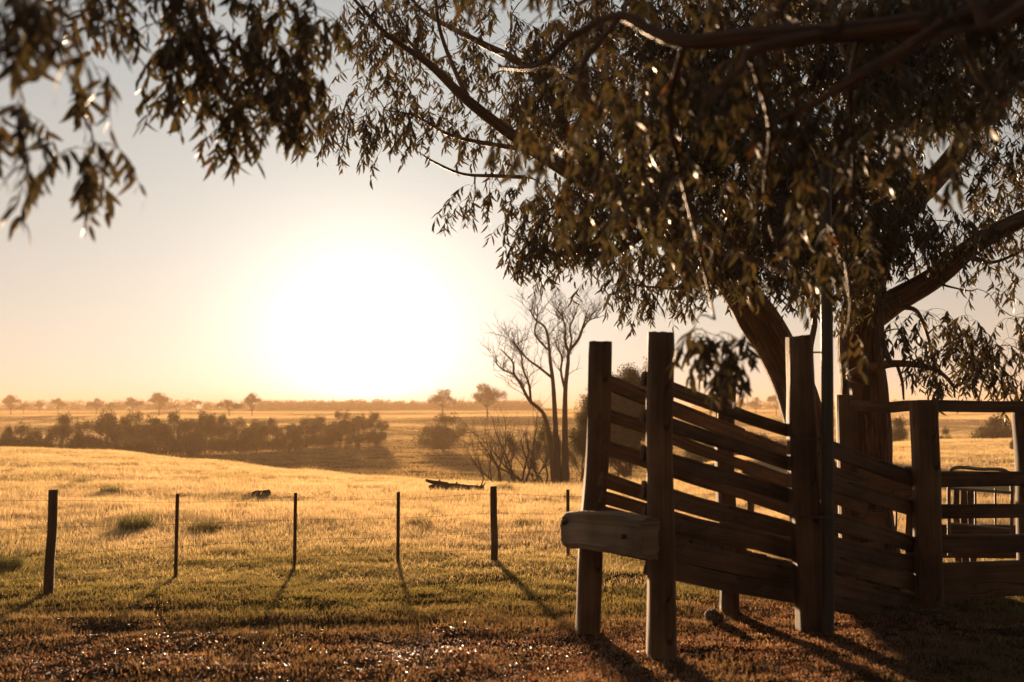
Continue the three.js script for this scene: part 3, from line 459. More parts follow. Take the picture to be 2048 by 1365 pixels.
  const over = Array.from({ length: 260 }, () => { const z = -7.5 + r() * 15, x = -1.5 + r() * 14; return V(x, (z < -4.6 ? 5.4 : x > 3 && z > -1.5 ? 3.2 : x > 5.5 ? 3.2 : 4.5) + r() * 2.6, z); }).sort((a, b) => sk.nearest(a)[0].distanceTo(a) - sk.nearest(b)[0].distanceTo(b)); // unseen crown above and behind the camera, filled out to shade the right foreground
  for (const h of over) joinTwig(sk, h, 0.009, twigs, r, 4);
  for (let i = 0; i < 7500; i++) {
    const h = over[Math.floor(r() * over.length)], q = h.clone().add(V((r() - 0.5) * 1.5, (r() - 0.5) * 0.9, (r() - 0.5) * 1.5));
    const [ms, pts] = leafMatrices(q, V(r() - 0.5, -0.2, r() - 0.5).normalize(), 0.3, 14, r, 1, 1.05); twigs.push(tube([h, h.clone().lerp(q, 0.5).add(V(0, 0.06, 0)), ...pts], [0.005, 0.004, ...pts.map(() => 0.0024)], 3, false)); list.push(...ms);
  }
  const tw = part('twigs', L(mergeGeometries(twigs.map((g) => (g.deleteAttribute('uv'), g)))), twigBark, tree); tw.userData.kind = 'stuff';
  const inv = camera.matrixWorldInverse.copy(camera.matrixWorld).invert(), size = (m) => { const p = V(0, 0, 0).setFromMatrixPosition(m).applyMatrix4(inv), x = 1024 + F * p.x / -p.z, y = 682.5 - F * p.y / -p.z; return p.z < -1 && x > 0 && x < 2048 && y > 0 && y < 1365 ? 1 / -p.z : 0; };
  const ordered = list.map((m, i) => [size(m), i, m]).sort((a, b) => b[0] - a[0] || a[1] - b[1]), toTree = new THREE.Matrix4().makeTranslation(-o.x, -o.y, -o.z);
  const tintMats = leafTints.slice(0, 3).map((c) => { const m = leafMat.clone(); m.color.multiply(c); return m; });
  ordered.slice(0, 300).forEach(([, i, m]) => { const l = part('leaf', leaves[i % 4], tintMats[Math.floor(r() * r() * 3)], tree); toTree.clone().multiply(m).decompose(l.position, l.quaternion, l.scale); l.scale.x *= 1.22; });
  const rest = ordered.slice(300);
  leaves.forEach((g, k) => { const ms = rest.filter((e) => e[1] % 4 === k), im = new THREE.InstancedMesh(g, leafMat, ms.length); im.name = 'foliage'; im.userData.kind = 'stuff'; im.castShadow = im.receiveShadow = true; ms.forEach((e, q) => { im.setMatrixAt(q, toTree.clone().multiply(e[2]).scale(V(1.22, 1, 1))); im.setColorAt(q, leafTints[Math.floor(r() * r() * 5)]); }); tree.add(im); });
  console.log('near leaves', list.length);
}

function clumpGeo(n, leaf, seed) { const r = rng(seed), pos = [], idx = []; for (let i = 0; i < n; i++) { const a = V(r() * 2 - 1, r() * 2 - 1, r() * 2 - 1); if (a.lengthSq() > 1) { i--; continue; } const d = V(r() - 0.5, r() - 0.7, r() - 0.5).normalize().multiplyScalar(leaf * (0.7 + r() * 0.6)), s = V(r() - 0.5, r() - 0.5, r() - 0.5).cross(d).normalize().multiplyScalar(leaf * 0.26), k = pos.length / 3; pos.push(a.x, a.y, a.z, a.x + d.x * 0.5 + s.x, a.y + d.y * 0.5 + s.y, a.z + d.z * 0.5 + s.z, a.x + d.x, a.y + d.y, a.z + d.z, a.x + d.x * 0.5 - s.x, a.y + d.y * 0.5 - s.y, a.z + d.z * 0.5 - s.z); idx.push(k, k + 1, k + 2, k, k + 2, k + 3); } const g = new THREE.BufferGeometry(); g.setAttribute('position', new THREE.Float32BufferAttribute(pos, 3)); g.setIndex(idx); g.computeVertexNormals(); return g; }
const clumps = [clumpGeo(110, 0.34, 3), clumpGeo(110, 0.3, 4)], fineClump = clumpGeo(170, 0.2, 6);
// ---------------------------------------------------------------- bare trees in the gully
function bareTree(name, label, base, stems, seed, group, leafAt = 0, cat = 'tree', leafSize = 1) {
  const tree = thing(name, label, cat, base, group), r = rng(seed), twigs = [], tips = [];
  const grow = (p, v, len, rad, depth, geos, gn) => {
    const pts = [p.clone()], rs = [rad], n = Math.max(4, Math.round(len / 0.35)); let q = p.clone(); const d = v.clone(), kids = [];
    for (let i = 1; i <= n; i++) { d.add(V((r() - 0.5) * 0.62, (r() - 0.5) * 0.34 + 0.06, (r() - 0.5) * 0.5)).normalize(); q = q.clone().addScaledVector(d, len / n); pts.push(q); rs.push(rad * (1 - 0.62 * i / n)); if (depth && i > n * 0.25) kids.push([q.clone(), d.clone(), rs[i]]); }
    geos.push(tube(pts, rs, depth > 2 ? 10 : depth > 0 ? 6 : 4, true, depth > 2 ? 0.06 : 0));
    if (depth < 2) for (let i = 1; i <= n; i += 1) tips.push(pts[i]);
    if (!depth) return;
    const m = depth > 2 ? 5 : depth > 1 ? 5 : 4;
    for (let k = 0; k < m; k++) { const [kp, kd, kr] = k === 0 ? kids[kids.length - 1] : kids[Math.floor(kids.length * (k - 0.5 + r() * 0.8) / m) % kids.length]; const a = V((r() - 0.5) * 2, 0.25 + r() * 0.5, (r() - 0.5) * 1.4).normalize(), nv = kd.clone().multiplyScalar(k === 0 ? 1 : 0.75).addScaledVector(a, k === 0 ? 0.35 : 0.8).normalize(); grow(kp, nv, len * (0.42 + r() * 0.3), kr * (k === 0 ? 0.95 : 0.62), depth - 1, gn, gn); }
  };
  for (const [dx, dz, len, rad, depth] of stems) { const geos = [], subs = []; grow(V(0, -0.3, 0), V(dx, 1, dz).normalize(), len, rad, depth, geos, subs); part('trunk', geos[0], deadBark, tree); twigs.push(...subs); }
  const b = part('branches', mergeGeometries(twigs), deadBark, tree); b.userData.kind = 'stuff';
  if (leafAt) {
    const ms = []; for (const p of tips) if (p.y > 0.8 && r() < leafAt) { const s = leafSize * (0.22 + r() * 0.26); ms.push(new THREE.Matrix4().compose(p, new THREE.Quaternion().setFromEuler(new THREE.Euler(r() * 6, r() * 6, r() * 6)), V(s, s * 0.8, s))); }
    const im = new THREE.InstancedMesh(fineClump, farLeaf, ms.length); im.name = 'crown'; im.userData.kind = 'stuff'; im.castShadow = im.receiveShadow = true; ms.forEach((m, i) => im.setMatrixAt(i, m)); tree.add(im);
  }
}
{
  const g = (u, d) => { const p = at(u, 970, d); p.y = H(p.x, p.z); return p; };
  { // the tall forked one
    const o = g(1122, 72), tree = thing('bare_tree', 'tall leafless tree with forked grey trunk left of the ramp end', 'tree', o), r = rng(42), all = [], ends = [];
    const stems = [
      ['trunk', [[1132, 985, 19], [1130, 880, 13], [1131, 778, 9.5], [1136, 727, 8], [1138, 705, 7], [1157, 679, 6], [1165, 657, 5], [1175, 622, 2]]],
      ['trunk', [[1120, 985, 16], [1112, 870, 11], [1106, 764, 8.5], [1100, 719, 7], [1099, 699, 6], [1090, 655, 5], [1072, 640, 4], [1058, 618, 2]]],
      ['trunk', [[1110, 985, 13], [1098, 870, 10], [1086, 827, 8], [1058, 800, 7], [1042, 770, 6], [1028, 748, 5], [1026, 727, 4], [1001, 699, 2]]],
      ['branch', [[1138, 706, 7], [1131, 687, 6], [1130, 655, 4], [1125, 636, 3], [1108, 614, 1.5]]], ['branch', [[1140, 700, 5], [1143, 680, 4], [1140, 655, 4], [1146, 640, 3], [1158, 608, 1.5]]],
      ['branch', [[1099, 702, 5], [1086, 690, 4], [1070, 667, 4], [1074, 640, 3], [1075, 622, 1.5]]], ['branch', [[1104, 756, 6], [1078, 735, 5], [1056, 719, 4], [1034, 693, 3], [1020, 680, 1.5]]],
      ['branch', [[1030, 750, 4], [1003, 738, 3], [987, 720, 1.5]]], ['branch', [[1062, 808, 6], [1058, 770, 5], [1046, 738, 4], [1042, 711, 3], [1028, 685, 1.5]]], ['branch', [[1132, 790, 6], [1122, 742, 5], [1124, 715, 4], [1112, 690, 2]]], ['branch', [[1165, 657, 4], [1180, 640, 3], [1196, 635, 1.5]]], ['branch', [[1120, 640, 3], [1112, 628, 2], [1122, 606, 1]]],
    ];
    for (const [n, px] of stems) { const dz = (r() - 0.5) * 1.6, P = px.map(([u, v], i) => at(u, v, 72).add(V(0, 0, dz * i / px.length))), m = P.length * 5, pts = smoothLine(P, m).map((p) => p.sub(o)), rs = pts.map((_, i) => { const f = i / m * (px.length - 1), k = Math.min(px.length - 2, Math.floor(f)); return lerp(px[k][2], px[k + 1][2], f - k) / F * 72 / 2; }); part(n, tube(pts, rs, 8, true, 0.05, px[0][0]), deadBark, tree); pts.forEach((p, i) => { if (i > m * (n === 'trunk' ? 0.4 : 0.15)) ends.push([p, pts[Math.min(m, i + 1)].clone().sub(pts[i - 1]).normalize(), rs[i]]); }); }
    const twig = (p, d, len, rad, dep) => { const pts = [p.clone()], n = 6; let q = p.clone(); const v = d.clone(); for (let i = 0; i < n; i++) { v.add(V((r() - 0.5) * 0.8, (r() - 0.45) * 0.5, (r() - 0.5) * 0.6)).normalize(); q = q.clone().addScaledVector(v, len / n); pts.push(q); if (dep && r() < 0.55) twig(q, v.clone().add(V((r() - 0.5) * 1.8, (r() - 0.2) * 0.9, (r() - 0.5) * 1.2)).normalize(), len * (0.4 + r() * 0.3), rad * 0.6, dep - 1); } all.push(tube(pts, pts.map((_, i) => rad * (1 - 0.7 * i / n)), 4, false)); };
    for (let i = 0; i < 170; i++) { const [p, d, rr] = ends[Math.floor(r() * ends.length)]; twig(p, d.clone().multiplyScalar(0.6).add(V((r() - 0.5) * 1.8, r() * 0.9, (r() - 0.5) * 1.4)).normalize(), 0.6 + r() * 1.5, Math.min(0.026, rr * 0.65), 2); }
    part('twigs', mergeGeometries(all), deadBark, tree).userData.kind = 'stuff';
  }
  bareTree('bare_tree', 'leafless many-stemmed tree behind the right timber fence post', g(1045, 70), [[-0.5, 0.1, 3.4, 0.11, 2], [-0.15, 0, 3.8, 0.12, 2], [0.25, 0, 3.2, 0.1, 2], [-0.85, 0, 3.0, 0.09, 2]], 7);
  bareTree('bare_tree', 'low leafless sapling spreading left of the other bare trees', g(1000, 71), [[-0.6, 0, 3.0, 0.08, 2], [0.1, 0.1, 3.2, 0.09, 2], [-0.2, 0, 3.4, 0.1, 2]], 13);
  bareTree('bare_tree', 'slim leafless tree poking above the leafy tree between two ramp posts', g(1238, 78), [[0.05, 0, 5.6, 0.1, 2], [-0.1, 0, 5.0, 0.09, 2]], 19);
  bareTree('leafy_tree', 'dark leafy tree showing between the two tall ramp end posts', g(1258, 76), [[0.1, 0, 4.6, 0.2, 3], [-0.25, 0.1, 4.4, 0.17, 3], [0.4, 0, 4.0, 0.15, 3], [0.0, -0.2, 3.4, 0.15, 3], [-0.5, 0, 3.8, 0.14, 3]], 31, null, 0.95, 'tree', 1.7);
  bareTree('leafy_shrub', 'leafy shrub tangled among the bare trees beside the ramp end', g(1160, 75), [[0.15, 0, 3.6, 0.1, 2], [-0.25, 0, 3.8, 0.1, 2], [0.0, 0.2, 4.2, 0.11, 2]], 37, null, 0.6, 'shrub');
  bareTree('leafy_shrub', 'low leafy shrub under the leaning bare branches', g(1092, 77), [[0.3, 0, 2.8, 0.08, 2], [-0.3, 0, 3.0, 0.08, 2], [-0.05, 0, 3.4, 0.09, 2]], 47, null, 0.5, 'shrub');
  bareTree('bare_tree', 'thin leafless sapling leaning furthest left in the gully', g(985, 73), [[-0.8, 0, 2.9, 0.07, 2], [-0.3, 0, 3.0, 0.07, 2]], 53);
  bareTree('bare_tree', 'leafless sapling with upswept twigs just left of the forked bare tree', g(1062, 73), [[-0.55, 0, 4.2, 0.1, 2], [-0.2, 0, 4.4, 0.1, 2], [0.1, 0, 3.6, 0.09, 2]], 59);
  bareTree('bare_tree', 'short leafless stem at the foot of the forked bare tree', g(1078, 69), [[0.2, 0, 2.8, 0.08, 2], [-0.3, 0, 2.4, 0.07, 2]], 29);
}

// ---------------------------------------------------------------- leafy trees near and far
// unit trees, 1 m tall: spread = crown width, open = gaps, low = where the crown starts
function unitTree(seed, spread, low, lobes, perLobe, clump, cs) {
  const r = rng(seed), root = new THREE.Group(), geos = [], ms = [];
  const forks = Math.max(0.08, low * 0.75), fork = V((r() - 0.5) * 0.05, forks, 0); geos.push(tube([V(0, -0.04, 0), V(0.006, forks * 0.5, 0), fork], [0.034, 0.026, 0.02], 7));
  for (let i = 0; i < lobes; i++) {
    const a = i / lobes * 6.28 + r(), k = i < 2 ? 0.18 : 0.55 + 0.45 * r(), c = V(Math.cos(a) * k * spread * 0.36, lerp(low + 0.12, 0.88, i < 2 ? 0.95 : r() * (1.15 - k * 0.5)), Math.sin(a) * k * spread * 0.36);
    geos.push(tube(smoothLine([fork, fork.clone().lerp(c, 0.5).add(V((r() - 0.5) * 0.04, -0.03, 0)), c], 5), [0.016, 0.014, 0.011, 0.008, 0.006, 0.004], 5));
    for (let j = 0; j < perLobe; j++) { const p = V(r() * 2 - 1, r() * 2 - 1, r() * 2 - 1).normalize().multiplyScalar(Math.cbrt(r())); p.x *= 0.2 * spread; p.z *= 0.2 * spread; p.y *= 0.11; const s = cs * (0.7 + r() * 0.6); ms.push(new THREE.Matrix4().compose(c.clone().add(p), new THREE.Quaternion().setFromEuler(new THREE.Euler(r() * 6, r() * 6, r() * 6)), V(s * 1.2, s * 0.8, s * 1.2))); }
  }
  const trunk = new THREE.Mesh(mergeGeometries(geos), deadBark); trunk.name = 'trunk'; const crown = new THREE.InstancedMesh(clump, farLeaf, ms.length); crown.name = 'crown'; crown.userData.kind = 'stuff'; ms.forEach((m, i) => crown.setMatrixAt(i, m));
  trunk.castShadow = crown.castShadow = trunk.receiveShadow = crown.receiveShadow = true; root.add(trunk, crown); return root;
}
const gums = [unitTree(1, 1.0, 0.42, 9, 7, clumps[0], 0.085), unitTree(2, 1.15, 0.45, 11, 7, clumps[1], 0.085), unitTree(3, 0.85, 0.35, 9, 7, clumps[0], 0.08), unitTree(4, 1.3, 0.5, 10, 7, clumps[1], 0.09)];
const bushy = [unitTree(11, 1.2, 0.0, 17, 8, clumps[0], 0.095), unitTree(12, 1.35, 0.03, 19, 8, clumps[1], 0.1), unitTree(13, 1.1, -0.02, 18, 8, clumps[0], 0.09)];
const leafy = [unitTree(21, 0.85, 0.2, 30, 22, fineClump, 0.062), unitTree(22, 0.8, 0.08, 28, 16, fineClump, 0.06)];
function growTree(name, proto, label, u, vt, vb, wpx, d, group, turn, cat = 'tree') {
  const p = at(u, vb, d), top = at(u, vt, d).y; p.y = Math.min(H(p.x, p.z), p.y + 3) - 0.1; const h = Math.max(2, top - p.y), w = wpx / F * d;
  const t = proto.clone(); t.name = numbered(name); t.position.copy(p); const sx = w / (proto.userData.w ?? 1); t.scale.set(sx, h, sx); t.rotation.y = turn; scene.add(t); return tag(t, label, cat, group);
}
for (const [list, ws] of [[gums, [1.0, 1.12, 0.86, 1.25]], [bushy, [1.15, 1.3, 1.05]], [leafy, [0.85, 0.8]]]) list.forEach((t, i) => { t.userData.w = ws[i]; });
{
  const far = [[20, 791, 832, 36, 760, 2, 'tall rounded gum at the far left of the skyline'], [46, 807, 829, 26, 800, 0, 'small gum just right of the leftmost skyline tree'], [78, 803, 826, 24, 860, 3, 'small faint skyline gum between the leftmost trees and a neat round one'], [115, 796, 827, 30, 800, 0, 'neat round-topped skyline gum above the left timber fence post'], [192, 797, 829, 34, 780, 1, 'flat-topped skyline gum left of a smaller neighbour'], [222, 805, 829, 24, 800, 2, 'smaller skyline gum beside the flat-topped one'], [265, 796, 827, 44, 800, 3, 'broad dome-shaped skyline gum left of the tallest skyline tree'], [317, 786, 832, 46, 720, 2, 'tallest broad gum on the left skyline'], [352, 808, 827, 34, 900, 1, 'low faint gum right of the tallest left skyline tree'], [390, 800, 827, 26, 950, 0, 'pale narrow gum on the skyline left of the sun'], [458, 800, 840, 50, 700, 3, 'broad low gum on the skyline left of a slim tall one'], [503, 787, 845, 34, 680, 2, 'slim tall gum nearest the sun on the left skyline'], [885, 779, 830, 58, 640, 1, 'open-crowned gum on the skyline right of the sun'], [975, 769, 842, 80, 560, 3, 'large spreading gum behind the bare trees'], [1553, 789, 832, 38, 700, 0, 'flat-topped skyline gum seen past the leaning trunk'], [1512, 795, 832, 36, 720, 1, 'skyline gum seen above the ramp top rail'], [1480, 800, 830, 30, 760, 2, 'faint skyline gum behind the hanging leaf cluster']];
  far.forEach(([u, vt, vb, w, d, k, l], i) => growTree('skyline_gum_tree', gums[k], l, u, vt, vb, w * 1.1, d, 'gum trees along the far skyline', i * 1.7));
  const band = [[12, 850, 905, 40, 215], [42, 846, 905, 48, 220], [70, 857, 905, 38, 210], [122, 829, 905, 58, 240], [165, 836, 905, 52, 235], [214, 823, 905, 56, 265], [246, 830, 905, 46, 250], [272, 822, 905, 56, 285], [306, 831, 905, 48, 260], [345, 826, 905, 54, 280], [378, 836, 905, 44, 262], [410, 825, 905, 52, 295], [446, 828, 905, 50, 290], [480, 836, 905, 46, 285], [512, 838, 905, 44, 300], [545, 838, 905, 46, 305], [578, 846, 905, 46, 310], [612, 836, 905, 50, 330], [642, 831, 905, 48, 335], [680, 822, 905, 56, 350], [716, 828, 905, 52, 345], [750, 827, 905, 46, 350], [885, 825, 906, 84, 300]];
  const belt = ['dense low tree at the very left edge of the valley', 'rounded dark valley tree beside the one at the left edge', 'lowest valley tree of the left clump, just before the long belt begins', 'tall dark dome that opens the long belt on its left', 'valley tree right of the dome that opens the belt', 'high dome in the belt below the two paired skyline gums', 'lower tree right of the high dome in the belt', 'highest dome in the left half of the belt, under the dome-shaped skyline gum', 'belt tree below the tallest left skyline gum, on its left side', 'belt tree directly right of the tallest left skyline gum', 'low belt tree above the first steel picket', 'belt tree with raised crown below the pale narrow skyline gum', 'belt tree left of the broad low skyline gum', 'belt tree under the broad low skyline gum', 'belt tree under the slim tall skyline gum', 'hazy belt tree just right of the slim tall skyline gum', 'lowest hazy tree in the belt above the second picket', 'hazy belt tree where the crowns rise again below the sun', 'hazy belt tree left of the highest crown under the sun', 'highest hazy crown of the belt directly under the sun', 'hazy belt tree right of the highest crown under the sun', 'hazy tree that ends the belt on its right', 'round dense tree alone in the valley right of the sun'];
  band.forEach(([u, vt, vb, w, d], i) => growTree('valley_tree', bushy[i % 3], belt[i], u, vt - 3 * (i % 2), vb, w * (1.12 + 0.2 * ((i * 7) % 3)), d, 'dense trees along the valley floor', i * 2.3));
  [[1795, 832, 890, 60, 130, 'bush beside the gum trunk behind the yard post'], [1892, 852, 890, 34, 125, 'small round bush in the paddock above the steel gate'], [1995, 826, 880, 90, 150, 'spreading bush at the right edge below the yard top rail'], [2040, 930, 960, 34, 60, 'low dark bush at the foot of the right yard post'], [1400, 850, 935, 70, 110, 'bush seen through the ramp rails'], [1520, 865, 925, 110, 105, 'pale spreading bush through the upper ramp rails']].forEach(([u, vt, vb, w, d, l], i) => growTree('paddock_bush', bushy[i % 3], l, u, vt, vb, w, d, 'bushes in the paddock behind the ramp', i, 'bush'));
  // woods on the skyline too far off to tell trees apart
  const r = rng(55), ms = []; for (let i = 0; i < 900; i++) { const u = r() < 0.62 ? 520 + r() * 560 : r() < 0.5 ? r() * 520 : 1380 + r() * 900, d = 1080 + r() * 120, p = at(u, 815, d); p.y = H(p.x, p.z) + r() * (3 + 4 * Math.max(0, noise(u / 60, 1, 4)) + 3); const s = 2.6 + r() * 2.4; ms.push(new THREE.Matrix4().compose(p, new THREE.Quaternion().setFromEuler(new THREE.Euler(r() * 6, r() * 6, 0)), V(s * 1.5, s, s))); }
  const wood = new THREE.InstancedMesh(clumps[0], farLeaf, ms.length); wood.name = 'distant_wood'; ms.forEach((m, i) => wood.setMatrixAt(i, m)); tag(wood, 'hazy line of woodland along the far horizon', 'woodland', null, 'stuff'); wood.castShadow = wood.receiveShadow = true; scene.add(wood);
}

// ---------------------------------------------------------------- logs and stones
{
  const d = seen(905, 986), o = at(905, 986, d); console.log('log at', d); o.y = H(o.x, o.z); const log = thing('fallen_log', 'dead fallen tree trunk with broken stubs lying in the sunlit paddock', 'log', o), P = (u, v) => at(u, v, d).sub(o);
  const M = (name, pts, R, s = 10) => { const n = pts.length * 5, l = smoothLine(pts.map(([u, v, z = 0]) => P(u, v - 4).add(V(0, 0, z))), n), rs = l.map((_, i) => { const f = i / n * (R.length - 1), k = Math.min(R.length - 2, Math.floor(f)); return lerp(R[k], R[k + 1], f - k) / F * d / 2; }); part(name, tube(l, rs, s, true, 0.12, pts[0][0]), fallenWood, log); };
  M('trunk', [[858, 984], [880, 983], [905, 982], [935, 983], [968, 982]], [19, 23, 22, 17, 12], 14);
  M('fork', [[895, 976], [880, 972], [865, 969], [851, 965]], [13, 11, 8, 5]);
  M('stub', [[878, 974], [879, 966], [880, 963]], [6, 4, 2], 7); M('stub', [[914, 978], [913, 971], [913, 968]], [7, 4, 2], 7);
  M('root', [[960, 982], [964, 972], [967, 963]], [5, 3, 1.5], 6); M('root', [[962, 982], [968, 974], [972, 969]], [4, 3, 1], 6); M('root', [[958, 982], [953, 976], [956, 972]], [4, 2, 1], 6); M('root', [[964, 984], [971, 986], [976, 985]], [5, 3, 1.5], 6);
}
{
  const d = seen(505, 999), o = at(505, 999, d); o.y = H(o.x, o.z); const log = thing('half_log', 'short weathered log lying alone in the golden grass between two pickets', 'log', o), l = [at(478, 995, d), at(500, 993, d), at(522, 991.5, d), at(539, 991, d)].map((p) => p.sub(o));
  part('trunk', tube(smoothLine(l, 16), Array.from({ length: 17 }, (_, i) => lerp(0.04, 0.16, Math.min(1, i / 9)) * d / 30), 12, true, 0.1, 5), fallenWood, log);
}
{
  const r = rng(3), mk = (s, seed) => { const g = mergeVertices(new THREE.IcosahedronGeometry(1, 3).deleteAttribute('uv').deleteAttribute('normal')), p = g.attributes.position; for (let i = 0; i < p.count; i++) { const v = V(p.getX(i), p.getY(i), p.getZ(i)), k = 1 + 0.25 * noise(v.x * 1.6 + seed, v.y * 1.6 + v.z, 5) + 0.1 * noise(v.x * 4, v.z * 4 + v.y * 3, seed); p.setXYZ(i, v.x * k * s, v.y * k * s * 0.72, v.z * k * s); } const uv = []; for (let i = 0; i < p.count; i++) uv.push(p.getX(i) + p.getZ(i), p.getY(i)); g.setAttribute('uv', new THREE.Float32BufferAttribute(uv, 2)); g.computeVertexNormals(); return g; };
  const c = ground(1428, 1168, 9.2); c.y += 0.05; const st = part('field_stone', mk(0.085, 2), rockMat, null, c); st.name = numbered('field_stone'); tag(st, 'pale rounded stone on the grass under the ramp', 'stone');
}

// ---------------------------------------------------------------- grass, gravel and litter
function tuft(n, rad, h0, h1, w, bend, seed) { // a patch of blades
  const r = rng(seed), pos = [], idx = [];
  for (let i = 0; i < n; i++) {
    const a = r() * 6.28, k = Math.sqrt(r()) * rad, x = Math.cos(a) * k, z = Math.sin(a) * k, h = h0 + (h1 - h0) * r() * r(), b = bend * h * (0.3 + r()), ba = r() * 6.28, bx = Math.cos(ba) * b, bz = Math.sin(ba) * b, wa = r() * 3.14, wx = Math.cos(wa) * w * 0.5, wz = Math.sin(wa) * w * 0.5, q = pos.length / 3;
    pos.push(x - wx, -0.03, z - wz, x + wx, -0.03, z + wz, x + bx * 0.35 - wx * 0.8, h * 0.6, z + bz * 0.35 - wz * 0.8, x + bx * 0.35 + wx * 0.8, h * 0.6, z + bz * 0.35 + wz * 0.8, x + bx, h * (1 - 0.1 * bend), z + bz);
    idx.push(q, q + 1, q + 2, q + 1, q + 3, q + 2, q + 2, q + 3, q + 4);
  }
  const g = new THREE.BufferGeometry(); g.setAttribute('position', new THREE.Float32BufferAttribute(pos, 3)); g.setIndex(idx); g.computeVertexNormals(); return g;
}
const green = [0.17, 0.14, 0.034], olive = [0.29, 0.22, 0.07], straw = [0.6, 0.43, 0.215], rust = [0.36, 0.15, 0.062];
const mix3 = (a, b, t) => a.map((x, i) => lerp(x, b[i], t));
function scatter(name, geo, mat, n, seed, d0, d1, pick, label) { // pick(x, d, rnd) -> null or [scale, colour]
  const r = rng(seed), ms = [], cs = [], q = new THREE.Quaternion(), up = V(0, 1, 0);
  for (let i = 0; i < n; i++) {
    const d = Math.sqrt(lerp(d0 * d0, d1 * d1, r())), x = (r() * 2 - 1) * (0.63 * d + 0.6), s = pick(x, d, r); if (!s) continue;
    q.setFromAxisAngle(up, r() * 6.28); ms.push(new THREE.Matrix4().compose(V(x, H(x, -d), -d), q, V(s[0] * (0.85 + 0.3 * r()), s[0] * (s[2] ?? 1) * (0.75 + 0.5 * r()), s[0]))); const k = 0.75 + 0.5 * r(); cs.push(RGB(s[1][0] * k, s[1][1] * k, s[1][2] * k));
  }
  const im = new THREE.InstancedMesh(geo, mat, ms.length); im.name = numbered(name); im.castShadow = im.receiveShadow = true; ms.forEach((m, i) => { im.setMatrixAt(i, m); im.setColorAt(i, cs[i]); }); tag(im, label, name === 'gravel' ? 'gravel' : 'grass', null, 'stuff'); scene.add(im); console.log(im.name, ms.length); return im;
}
const litter = (x, d) => clamp(dirt(x, d) + smooth(8.6, 7.2, d) * smooth(-0.6, 0.6, x) * smooth(3.2, 1.6, x) * (0.45 + 0.9 * fbm(x * 0.8, d * 0.9, 80)), 0, 1);
const lawn = (x, d) => clamp(0.46 + 0.9 * fbm(x * 0.5, d * 0.35, 71) - smooth(13, 24, d) * 0.9, 0, 1);
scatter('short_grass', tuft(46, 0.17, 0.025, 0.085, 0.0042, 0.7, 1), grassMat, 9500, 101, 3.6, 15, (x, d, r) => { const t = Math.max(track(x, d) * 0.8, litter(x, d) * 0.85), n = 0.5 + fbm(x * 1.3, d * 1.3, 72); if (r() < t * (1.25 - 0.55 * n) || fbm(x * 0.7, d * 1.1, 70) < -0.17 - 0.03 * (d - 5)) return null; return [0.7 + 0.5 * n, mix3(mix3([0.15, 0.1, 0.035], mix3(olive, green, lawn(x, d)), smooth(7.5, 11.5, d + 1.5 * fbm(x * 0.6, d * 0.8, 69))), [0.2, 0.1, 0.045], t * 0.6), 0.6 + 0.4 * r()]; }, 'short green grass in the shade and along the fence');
scatter('meadow_grass', tuft(44, 0.24, 0.06, 0.26, 0.0055, 0.55, 2), grassMat, 26000, 102, 10.5, 34, (x, d, r) => { const k = smooth(11, 14, d + 0.8 * noise(x * 0.6, d * 0.6, 73)), n = fbm(x * 0.4, d * 0.3, 74); if (r() > k || (dirt(x, d) > 0.2 && d < 12)) return null; return [0.7 + 0.5 * (n + 0.5), mix3(straw, olive, lawn(x, d) * 0.85 + 0.1), lerp(0.3, 1, smooth(11, 20, d + 1.2 * noise(x * 0.5, d * 0.4, 78)))]; }, 'rough green and straw grass beyond the fence');
const nearLog = (x, d) => { const dl = 37.2; return d > dl - 1.1 && d < dl + 0.4 && x > -3.5 && x < -0.85; };
scatter('golden_grass', tuft(60, 0.55, 0.1, 0.3, 0.011, 0.5, 3), grassMat, 46000, 103, 28, 108, (x, d, r) => { if (nearLog(x, d)) return null; const n = fbm(x * 0.12, d * 0.1, 75), m = fbm(x * 0.5, d * 0.25, 76); return [0.7 + 0.5 * (n + 0.5), mix3(straw, olive, clamp(0.12 + 0.9 * m, 0, 0.8)), 0.8 + 0.5 * (m + 0.4)]; }, 'dry golden grass covering the sloping paddock');
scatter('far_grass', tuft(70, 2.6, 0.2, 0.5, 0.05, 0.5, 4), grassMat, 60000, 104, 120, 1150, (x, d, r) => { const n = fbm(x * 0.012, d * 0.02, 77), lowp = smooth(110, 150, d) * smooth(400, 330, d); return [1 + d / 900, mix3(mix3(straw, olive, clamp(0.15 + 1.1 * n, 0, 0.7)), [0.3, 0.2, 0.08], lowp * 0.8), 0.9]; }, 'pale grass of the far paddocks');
const pebble = (() => { const g = mergeVertices(new THREE.IcosahedronGeometry(1, 1).deleteAttribute('uv').deleteAttribute('normal')), p = g.attributes.position; for (let i = 0; i < p.count; i++) { const k = 0.8 + 0.4 * hash(i, 3, 5); p.setXYZ(i, p.getX(i) * k, p.getY(i) * k * 0.7, p.getZ(i) * k * 0.9); } g.computeVertexNormals(); return g; })();
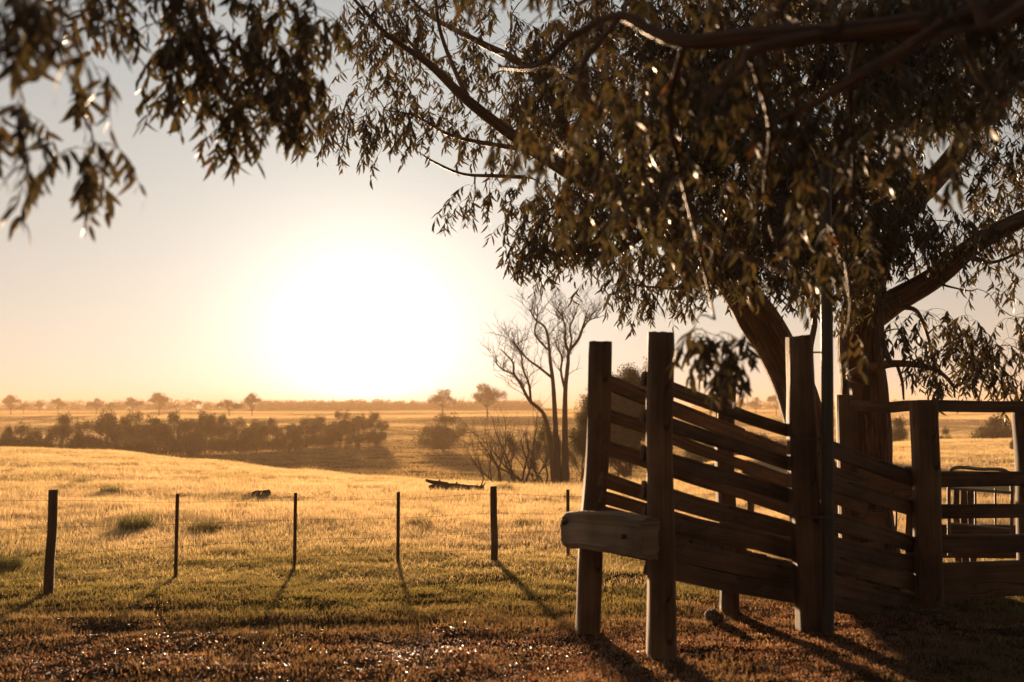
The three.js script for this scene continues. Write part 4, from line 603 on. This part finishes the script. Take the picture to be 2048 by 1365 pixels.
scatter('gravel', pebble, stoneMat, 60000, 105, 3.6, 10.5, (x, d, r) => { const t = track(x, d); if (r() > t * (0.34 + 0.3 * fbm(x * 0.9, d * 0.9, 79))) return null; return [0.004 + 0.012 * r() * r() * r(), mix3([1, 1, 1], [1.5, 1.3, 1.1], r()), 1]; }, 'wet gravel glinting on the bare ground');
scatter('dry_litter', tuft(14, 0.12, 0.01, 0.05, 0.008, 1.4, 6), grassMat, 16000, 106, 3.8, 12, (x, d, r) => { const t = Math.max(litter(x, d), track(x, d) * 0.3); if (r() > t) return null; return [0.8, mix3([0.24, 0.1, 0.045], straw, 0.6 * r() * r()), 0.8]; }, 'reddish dry litter on the trodden ground round the ramp');
scatter('tussock_grass', tuft(120, 0.3, 0.15, 0.42, 0.01, 0.8, 12), grassMat, 620, 107, 20, 88, (x, d, r) => [0.6 + 0.9 * r() * r(), mix3([0.12, 0.09, 0.03], olive, r() * 0.4), 0.8], 'scattered small dark tufts in the golden grass');
{ // the tussocks that stand out
  const g = [tuft(420, 0.3, 0.2, 0.5, 0.008, 0.8, 8), tuft(380, 0.36, 0.16, 0.42, 0.008, 0.9, 9)], mats = [RGB(0.10, 0.09, 0.026), RGB(0.13, 0.10, 0.034)].map((c) => { const m = grassMat.clone(); m.color.copy(c); return m; });
  [[272, 1062, 17.5, 1.0, 0, 'largest green grass tussock beyond the fence, between the left post and first picket'], [412, 1066, 17, 0.9, 1, 'low tussock just right of the first steel picket'], [222, 991, 30, 1.0, 0, 'small dark tussock high on the slope right of the left timber post'], [165, 970, 40, 1.1, 1, 'faint tussock on the upper slope above the left timber post'], [1052, 1056, 18, 0.7, 1, 'tussock between the right timber post and the ramp end'], [838, 1055, 18, 0.7, 1, 'tussock just right of the third steel picket'], [20, 1138, 11.6, 0.55, 0, 'dark tussock at the left edge beside the timber post'], [1010, 985, 44, 1.3, 0, 'dark tussock right behind the right timber fence post']].forEach(([u, v, d0, s, k, l], i) => { const d = seen(u, v), p = ground(u, v, d), m = part('tussock', g[k], mats[k], null, p); m.name = numbered('grass_tussock'); m.scale.setScalar(s * d / d0); m.rotation.y = i; tag(m, l, 'grass tussock', 'tussocks in the paddock'); });
}
renderer.render(scene, camera);
